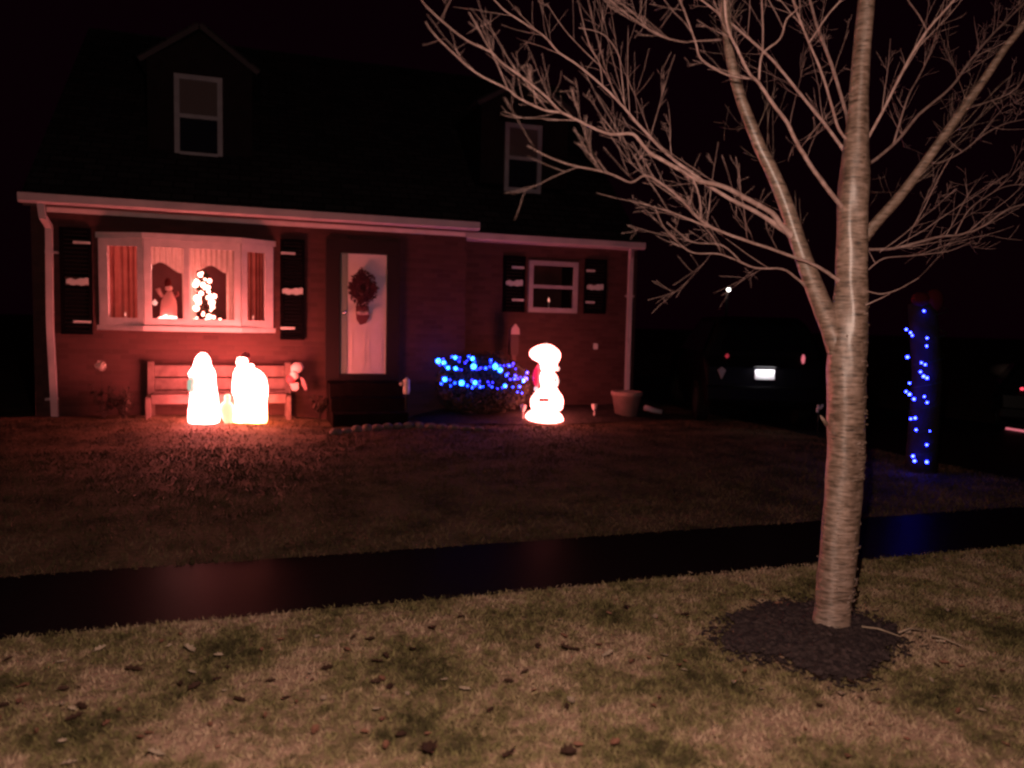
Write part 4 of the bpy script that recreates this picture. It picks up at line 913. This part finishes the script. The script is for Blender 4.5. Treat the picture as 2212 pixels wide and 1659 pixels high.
ro = bpy.data.objects.new('unseen_room_lamp', rd); col.objects.link(ro); ro.location = ((bx0+bx1)/2-.2, 13.3, bz1-.25)
# added light standing in for the number plate throwing back the flash
ld = bpy.data.lights.new('plate_fill_light', 'AREA'); ld.shape = 'RECTANGLE'; ld.size = .3; ld.size_y = .02; ld.energy = 1.2; ld.color = (1, .97, 1)
lo = bpy.data.objects.new('plate_fill_light', ld); col.objects.link(lo)
lo.location = Matrix.Rotation(thdir, 4, 'Z') @ Vector((0, -.075, .965)) + Vector((pc.x, pc.y, pc.z-.84)); lo.rotation_euler = (math.radians(28), 0, thdir)
q = dep(2208, 840, 12.5)
rc = car('parked_car', (q.x, q.y, 0), -.85, 'dark car at the right edge of the picture with a red tail light glowing', tail_on, tail_on, False)
rv = Matrix.Rotation(-.85, 4, 'Z') @ Vector((-.58*.95, .03*.95, 0)); rc.location = (q.x-rv.x, q.y-rv.y, q.z-1.12*.68); rc.scale = (.95, .95, .68)
bs = MB().bar((-.78, -.1, .17), (-.42, -.1, .12), .02, .05).build('sheen_strip', tail_mid); bs.parent = rc  # added glowing bar imitating the pale sheen low under the tail light
# pale mailbox far right, driveway marker near the trunk
q = at(2165, 800, 11.5)
mbx = empty('mailbox', (q.x, q.y, 0), 'dim pale round topped mailbox at the far right beyond the driveway', 'mailbox')
MB().tube([(q.x, q.y-.16, q.z), (q.x, q.y+.16, q.z)], .13, 16).build('box', mat('mailbox_grey', (.14, .11, .1), .6), mbx, True)
MB().box(q.x-.04, q.x+.04, q.y-.04, q.y+.04, 0, q.z-.13).build('post', lampmetal, mbx)
q = at(1771, 882, 9.5)
mk = empty('driveway_marker', (q.x, q.y, 0), 'small pale reflector stake beside the tree trunk at the driveway edge', 'marker')
mm = mat('marker_reflector', (.75, .6, .62), .4)
m2 = MB(); m2.bar(q+Vector((-.045, 0, -.06)), q+Vector((-.03, 0, .05)), .03, .02, (0, 1, 0)); m2.bar(q+Vector((.0, 0, -.01)), q+Vector((.055, 0, .05)), .03, .02, (0, 1, 0)); m2.build('reflector', mm, mk)
MB().tube([(q.x, q.y+.02, -.02), (q.x, q.y+.02, q.z+.05)], .01, 8).build('stake', lampmetal, mk, True)
# far lamp
q = dep(1571, 626, 42)
fl = empty('street_lamp', (q.x, q.y, 0), 'tiny bright white lamp far away in the dark above the parked car', 'lamp')
MB().tube([(q.x, q.y, 0), (q.x, q.y, q.z+.2)], [.07, .05], 8).build('lamp_post', lampmetal, fl, True)
MB().loft([(q.x, q.y-.12, q.z+.2, .05, .05), (q.x, q.y-.12, q.z+.12, .16, .16), (q.x, q.y-.12, q.z+.1, .16, .16)], 12).build('lamp_shade', lampmetal, fl, True)
MB().ball((q.x, q.y-.12, q.z), .085, 12, 8).build('bulb', lampglow, fl, True)

# ------------------------------------------------------------------ the bare tree
TY = gnd(1793, 1366).y + .05
bt_ = empty('bare_tree', (at(1795, 1366, TY).x, TY, 0), 'bare leafless street tree with smooth banded bark standing in the mulch ring', 'tree')
def chain(pts, Y0, dY):                         # traced points (x, y, half width) -> world points and radii
    P, Rr = [], []; n = len(pts)
    for i, (x, y, w) in enumerate(pts):
        p = at(x, y, Y0 + dY*(i/(n-1))**1.1); P.append(p); Rr.append(w*m_per_px(p))
    return P, Rr
def refine(P, Rr, k=4, jit=.0):
    out, ro = [], []; n = len(P)
    for i in range(n-1):
        p0, p1, p2, p3 = P[max(i-1, 0)], P[i], P[i+1], P[min(i+2, n-1)]
        for j in range(k):
            t = j/k; q = .5*((2*p1) + (p2-p0)*t + (2*p0-5*p1+4*p2-p3)*t*t + (3*p1-p0-3*p2+p3)*t**3)
            if jit and (i or j): q = q + Vector((random.gauss(0, 1), random.gauss(0, 1), random.gauss(0, 1)))*jit*Rr[i]
            out.append(q); ro.append(Rr[i]+(Rr[i+1]-Rr[i])*t)
    return out+[P[-1]], ro+[Rr[-1]]
TR = [(1791, 1374, 45), (1794, 1350, 41), (1800, 1300, 42), (1807, 1240, 45), (1818, 1090, 44), (1828, 950, 43), (1830, 800, 44), (1834, 700, 42), (1839, 600, 35), (1840, 500, 34), (1844, 400, 35), (1848, 330, 30), (1853, 250, 24), (1859, 150, 21.5), (1872, 0, 20), (1885, -200, 15), (1880, -450, 9), (1890, -650, 4)]
P, Rr = chain(TR, TY, -.05); P, Rr = refine(P, Rr, 8); Rr = [q*.88 for q in Rr]
mb = MB(); n = 40; vs = []; fs = []
for i, (p, r) in enumerate(zip(P, Rr)):
    for k in range(n):
        t = 2*math.pi*k/n; rr = r*(1 + .045*math.sin(2*t+p.z*1.7) + .03*math.sin(3*t-4.1*p.z) + .022*math.sin(5*t+7*p.z) + .02*math.sin(23*p.z+2*math.sin(3*t)) + random.uniform(-.014, .014) + .16*max(0, .16-p.z)/.16*(1+.6*math.sin(4*t+1))); vs.append((p.x+rr*math.cos(t), p.y+rr*math.sin(t), p.z))
for i in range(len(P)-1):
    for k in range(n): fs.append((i*n+k, i*n+(k+1) % n, (i+1)*n+(k+1) % n, (i+1)*n+k))
fs.append(tuple((len(P)-1)*n+k for k in range(n)))
mb.add(vs, fs); trunk_pts = list(zip(P, Rr))
for i in range(40):
    p, r = random.choice(trunk_pts[4:60]); a = random.uniform(-2.8, .6); d = Vector((math.cos(a), math.sin(a), random.uniform(-.1, .3)))
    mb.tube([p+d*r*.9, p+d*(r+random.uniform(.004, .014))], [random.uniform(.004, .009), .002], 6)
for i in range(110):                            # curled strips of peeling bark
    p, r = random.choice(trunk_pts[3:62]); a0 = math.radians(random.uniform(-100, -38) if i < 75 else random.uniform(-215, -60)); w = random.uniform(.15, .55); dz = random.uniform(-.02, .02); up_ = random.uniform(.0, .007)
    mb.tube([(p.x+(r*1.02+up_*k/3)*math.cos(a0+w*k/4), p.y+(r*1.02+up_*k/3)*math.sin(a0+w*k/4), p.z+dz+.003*k*random.uniform(-.5, 1)) for k in range(5)], [.002, .0045, .005, .0045, .0015], 5)
p = at(1776, 905, TY-.02); mb.tube([p+Vector((.03, 0, -.03)), p+Vector((.004, 0, .0)), p+Vector((-.012, 0, .018))], [.012, .008, .004], 7)
trunk = mb.build('trunk', bark, bt_, True)
LIMBS = [
 ('big', 0, .25, [(1812,760,26),(1800,720,25),(1778,666,23),(1745,582,20),(1722,516,18),(1699,445,17),(1670,375,15.5),(1642,319,14),(1619,262,13),(1595,197,12),(1579,131,11),(1570,70,10),(1565,0,9),(1556,-150,7),(1540,-330,3)]),
 ('big', 0, -.25, [(1850,535,14),(1866,514,14),(1891,483,12.5),(1938,431,11.5),(1985,370,11),(2031,305,10),(2078,239,9.5),(2125,173,9),(2172,103,8),(2212,52,7.5),(2290,-60,6),(2380,-220,3)]),
 ('mid', .07, -.35, [(1722,520,10),(1690,490,10),(1666,459,9),(1610,427,8),(1563,403,7.5),(1506,389,7),(1469,367,6.5),(1411,335,6),(1389,314,5.5),(1367,290,5),(1320,290,4.6),(1283,277,4.3),(1250,261,4),(1214,244,3.6),(1174,237,2.8),(1119,211,2.4),(1097,193,2.1),(1028,157,1.8),(973,109,1.6),(937,73,1.3),(919,47,1)]),
 ('thin', -.2, -.25, [(1214,244,2.8),(1174,204,2.5),(1134,171,2.3),(1083,135,2),(1061,113,1.9),(1010,88,1.7),(966,55,1.5),(922,15,1.3),(905,-10,1)]),
 ('thin', -.3, -.1, [(1097,193,1.5),(1075,140,1.3),(1061,113,1.3),(1043,80,1.2),(1013,26,.9)]),
 ('mid', .07, .3, [(1720,512,9),(1640,462,7),(1560,420,6),(1498,376,5.5),(1462,350,5.2),(1418,310,4.6),(1367,255,4),(1342,226,3.7),(1302,186,3.4),(1250,142,3),(1207,113,2.8),(1174,77,2.5),(1127,47,2.3),(1090,22,2),(1068,0,1.9),(1030,-40,1)]),
 ('thin', .25, .1, [(1302,186,2),(1294,135,1.7),(1272,95,1.4),(1250,7,1)]),
 ('thin', .25, -.1, [(1349,226,1.8),(1342,157,1.6),(1334,113,1.4),(1301,73,1.2),(1250,60,1)]),
 ('thin', .22, .15, [(1360,245,1.5),(1356,153,1.2),(1357,55,.9)]),
 ('thin', .3, .1, [(1294,140,1.4),(1261,109,1.3),(1218,62,1.2),(1181,7,1)]),
 ('mid', .0, -.6, [(1830,620,7),(1797,595,5.8),(1755,570,5.3),(1703,551,5),(1656,534,4.7),(1600,516,4.5),(1539,492,4.2),(1502,466,3.8),(1484,445,3.4),(1458,419,3.1),(1425,394,2.7),(1393,379,2.4),(1363,394,2.2),(1327,379,2),(1291,368,1.8),(1236,357,1.5),(1185,339,1.2),(1140,315,.8)]),
 ('thin', -.35, .2, [(1513,472,3),(1514,455,2.7),(1509,419,2.5),(1495,385,2.2),(1470,366,1.8)]),
 ('thin', -.35, -.1, [(1530,490,1.8),(1444,456,1.6),(1414,448,1.2),(1380,435,.8)]),
 ('mid', .07, -.45, [(1750,625,5),(1722,602,3.8),(1689,581,3.3),(1633,579,3),(1586,560,2.7),(1549,548,2.3),(1497,546,2),(1462,521,1.6),(1433,489,1.3),(1414,445,1)]),
 ('thin', -.25, -.1, [(1600,565,1.8),(1560,530,1.6),(1500,524,1.4),(1469,505,1.2),(1440,480,.9)]),
 ('mid', .0, -.4, [(1842,470,9),(1818,445,8.5),(1792,413,7.5),(1750,356,7),(1722,309,6.5),(1699,263,6),(1670,225,5.6),(1638,178,5.2),(1619,159,4.6),(1591,103,4),(1572,61,3.7),(1565,0,3.3),(1560,-90,1.5)]),
 ('thin', -.3, -.2, [(1625,170,3.4),(1572,162,3.1),(1516,129,2.8),(1502,89,2.4),(1478,23,2),(1469,0,1.8),(1455,-60,1)]),
 ('thin', -.28, -.1, [(1640,172,3.4),(1647,117,3),(1685,84,2.7),(1699,42,2.4),(1722,19,2.2),(1713,0,2),(1705,-60,1)]),
 ('thin', -.3, -.15, [(1647,117,2.2),(1648,60,2),(1645,0,1.7),(1640,-60,1)]),
 ('thin', -.35, -.2, [(1560,86,2),(1498,89,1.9),(1480,91,1.9),(1433,80,1.7),(1389,55,1.5),(1334,15,1.2),(1300,-20,.8)]),
 ('mid', .05, .35, [(1830,330,6.5),(1809,305,5.8),(1778,263,5.3),(1731,206,5),(1694,159,4.6),(1656,117,4.3),(1624,89,4),(1581,52,3.5),(1516,0,3),(1440,-60,1.5)]),
 ('mid', .0, -.25, [(1845,315,5),(1813,281,4.5),(1792,211,4.2),(1769,141,3.8),(1746,89,3.4),(1722,28,3),(1713,0,2.6),(1690,-80,1.4)]),
 ('thin', -.2, -.1, [(1748,92,2.8),(1788,33,2.4),(1816,0,2),(1840,-40,1)]),
 ('mid', .15, .5, [(1835,270,6.5),(1825,235,6),(1797,141,5.5),(1769,70,5),(1750,0,4.4),(1720,-120,2)]),
 ('mid', .0, -.4, [(1850,338,5.5),(1867,312,5),(1905,244,4.8),(1938,178,4.5),(1970,117,4.2),(2003,66,3.8),(2036,28,3.4),(2060,0,3.1),(2110,-70,1.5)]),
 ('thin', -.35, -.1, [(2003,66,1.8),(1985,33,1.6),(1961,0,1.3),(1945,-30,.8)]),
 ('mid', .1, .7, [(1865,365,6.5),(1881,352,5.8),(1938,305,5.2),(1985,248,4.8),(2055,188,4.2),(2092,136,3.8),(2135,84,3.2),(2172,47,2.8),(2230,-10,1.5)]),
 ('thin', .25, .5, [(1930,312,3.6),(1961,211,3.2),(1989,159,2.9),(2017,94,2.4),(2040,0,1.5)]),
 ('mid', .0, .3, [(1862,540,6),(1877,539,5),(1928,537,4.6),(1985,523,4.2),(2031,511,3.8),(2078,506,3.3),(2125,488,2.8),(2172,455,2.4),(2212,441,2),(2290,420,1)]),
 ('thin', .15, .2, [(2064,506,2),(2092,455,1.9),(2135,422,1.7),(2172,403,1.5),(2212,398,1.3),(2260,395,.8)]),
 ('thin', -.05, .15, [(1865,590,2.8),(1877,581,2.4),(1910,558,2.1),(1961,553,1.9),(2008,548,1.7),(2055,541,1.4),(2102,520,1)]),
 ('thin', -.08, -.1, [(1862,628,2.6),(1877,630,2.1),(1905,635,1.9),(1938,626,1.6),(1970,609,1.2),(1985,600,.8)]),
 ('thin', -.08, -.1, [(1860,664,2.4),(1877,656,1.9),(1905,643,1.6),(1922,634,1.2)]),
 ('thin', -.1, .4, [(2005,345,3),(2027,352,2.8),(2078,328,2.5),(2125,291,2.2),(2172,267,1.9),(2212,258,1.6),(2260,245,1)]),
 ('thin', -.25, .3, [(2090,235,2.8),(2102,230,2.6),(2135,220,2.3),(2172,206,2),(2200,187,1.7),(2215,155,1.3)]),
 ('thin', 0, -.3, [(1900,545,1.2),(1960,500,1.0),(1985,470,1),(2030,380,.9),(2060,330,.7)]),
]
def twig(mb, p, d, length, r, depth):
    if left_of_crown(p, d, length): return
    pts = [p]; rad = [r]; q = p.copy(); dd = d.normalized(); n = 5
    for i in range(n):
        dd = (dd + Vector((random.gauss(0, .07), random.gauss(0, .07), random.gauss(0, .07)+.03))).normalized(); q = q + dd*length/n; pts.append(q.copy()); rad.append(max(.0005, r*(1-(i+1)/n*.75)))
    mb.tube(pts, rad, 5)
    if depth:
        for k in range(random.randint(1, 3)):
            i = random.randint(1, n-1); sd = Vector((random.gauss(0, 1), random.gauss(0, 1), random.gauss(0, 1))).normalized()
            twig(mb, pts[i], dd*.6+sd*.6, length*random.uniform(.4, .7), rad[i]*.65, depth-1)
def left_of_crown(p, d, length):                # keeps young wood inside the crown's outline
    q = p + d.normalized()*length - CAM; return PW/2 + FPX*q.dot(RT)/q.dot(FW) < 900
def shoot(mb, p, d, length, r):
    if left_of_crown(p, d, length): return
    pts = [p]; rad = [r]; q = p.copy(); dd = d.normalized(); n = 7
    for i in range(n):
        dd = (dd + Vector((random.gauss(0, .05), random.gauss(0, .05), random.gauss(0, .05)+.02))).normalized(); q = q + dd*length/n; pts.append(q.copy()); rad.append(max(.0007, r*(1-(i+1)/n*.8)))
    mb.tube(pts, rad, 5)
    for k in range(random.randint(2, 4)):
        i = random.randint(1, n-1); sd = Vector((random.gauss(0, 1), random.gauss(0, 1), random.gauss(0, 1)+.2)).normalized()
        twig(mb, pts[i], dd*.9+sd*.6, length*random.uniform(.15, .4), rad[i]*.6, 1)
for kind, y0, dy, pts in LIMBS:
    P, Rr = chain(pts, TY+y0, dy); P, Rr = refine(P, Rr, 4, 0 if kind == 'big' else .05); Rr = [q*({'big': .92, 'mid': .62, 'thin': .6}[kind] + (.25 if i < 3 and kind == 'mid' else 0)) for i, q in enumerate(Rr)]
    mb = MB(); mb.tube(P, Rr, 20 if kind == 'big' else 10 if kind == 'mid' else 7, .05 if kind == 'big' else .1)
    tot = sum((b-a).length for a, b in zip(P, P[1:]))
    for k in range(int(tot*{'big': 4.5, 'mid': 4.5, 'thin': 3}[kind])):     # straight young shoots
        i = min(int(len(P)*random.uniform(.2, .82)), len(P)-2); d = (P[i+1]-P[i]).normalized()
        sd = Vector((random.gauss(0, .6), random.gauss(0, .7), random.gauss(0, .4)+.45))
        shoot(mb, P[i], d*.8+sd*.75, random.uniform(.3, .85)*(1-.65*i/len(P)), min(Rr[i]*.5, random.uniform(.0012, .0022)))
    nt_ = int(tot*{'big': 3, 'mid': 4, 'thin': 4}[kind])
    for k in range(nt_):
        i = int(len(P)*random.uniform(.22, .97)); i = min(i, len(P)-2); d = (P[i+1]-P[i]).normalized()
        sd = Vector((random.gauss(0, 1), random.gauss(0, .8), random.gauss(0, 1)+.25)).normalized()
        twig(mb, P[i], d*.95+sd*.65, random.uniform(.08, .42)*(1 if kind != 'thin' else .8)*(1-.3*i/len(P)), min(Rr[i]*.45, random.uniform(.0006, .0012)), 2 if random.random() < .5 else 1)
    mb.build('limb', bark if kind == 'big' else limb_m, bt_, True)
# ------------------------------------------------------------------ light
w = bpy.data.worlds.new('World'); scene.world = w; w.use_nodes = True
nt = w.node_tree; N = nt.nodes; bg = N['Background']
sky = N.new('ShaderNodeTexSky'); sky.sky_type = 'NISHITA'; sky.sun_disc = False; sky.sun_elevation = math.radians(1); sky.sun_rotation = math.radians(200)
b2 = N.new('ShaderNodeBackground'); ads = N.new('ShaderNodeAddShader')
nt.links.new(sky.outputs[0], bg.inputs[0]); bg.inputs[1].default_value = .0001
b2.inputs[0].default_value = (1, .05, .42, 1); b2.inputs[1].default_value = .0019
nt.links.new(bg.outputs[0], ads.inputs[0]); nt.links.new(b2.outputs[0], ads.inputs[1]); nt.links.new(ads.outputs[0], N['World Output'].inputs[0])
sd = bpy.data.lights.new('moonlight', 'SUN'); sd.energy = .003; sd.angle = math.radians(.5); sd.color = (1, .9, .85)
so = bpy.data.objects.new('moonlight', sd); col.objects.link(so); so.rotation_euler = (math.radians(50), 0, math.radians(-20))
# unseen point lamp beside the camera, for its flash, lighting verge and tree
fd = bpy.data.lights.new('near_lamp', 'POINT'); fd.energy = 400; fd.shadow_soft_size = .02; fd.color = (1, .71, .58)
fo = bpy.data.objects.new('near_lamp', fd); col.objects.link(fo); fo.location = (.27, .4, 1.84)

scene.view_settings.view_transform = 'Standard'; scene.view_settings.look = 'None'; scene.view_settings.exposure = .12; scene.view_settings.gamma = 1
scene.cycles.use_denoising = True
scene.cycles.filter_width = 2.3; scene.render.filter_size = 2.3
scene.cycles.max_bounces = 4; scene.cycles.diffuse_bounces = 2; scene.cycles.sample_clamp_indirect = 3
print('INFO', dict(car=tuple(pc), post=tuple(pb), TY=TY, bay=(bx0, bx1, bz0, bz1), door=(lx0, lx1, lz0, lz1), gz=(gzl, gzr)))
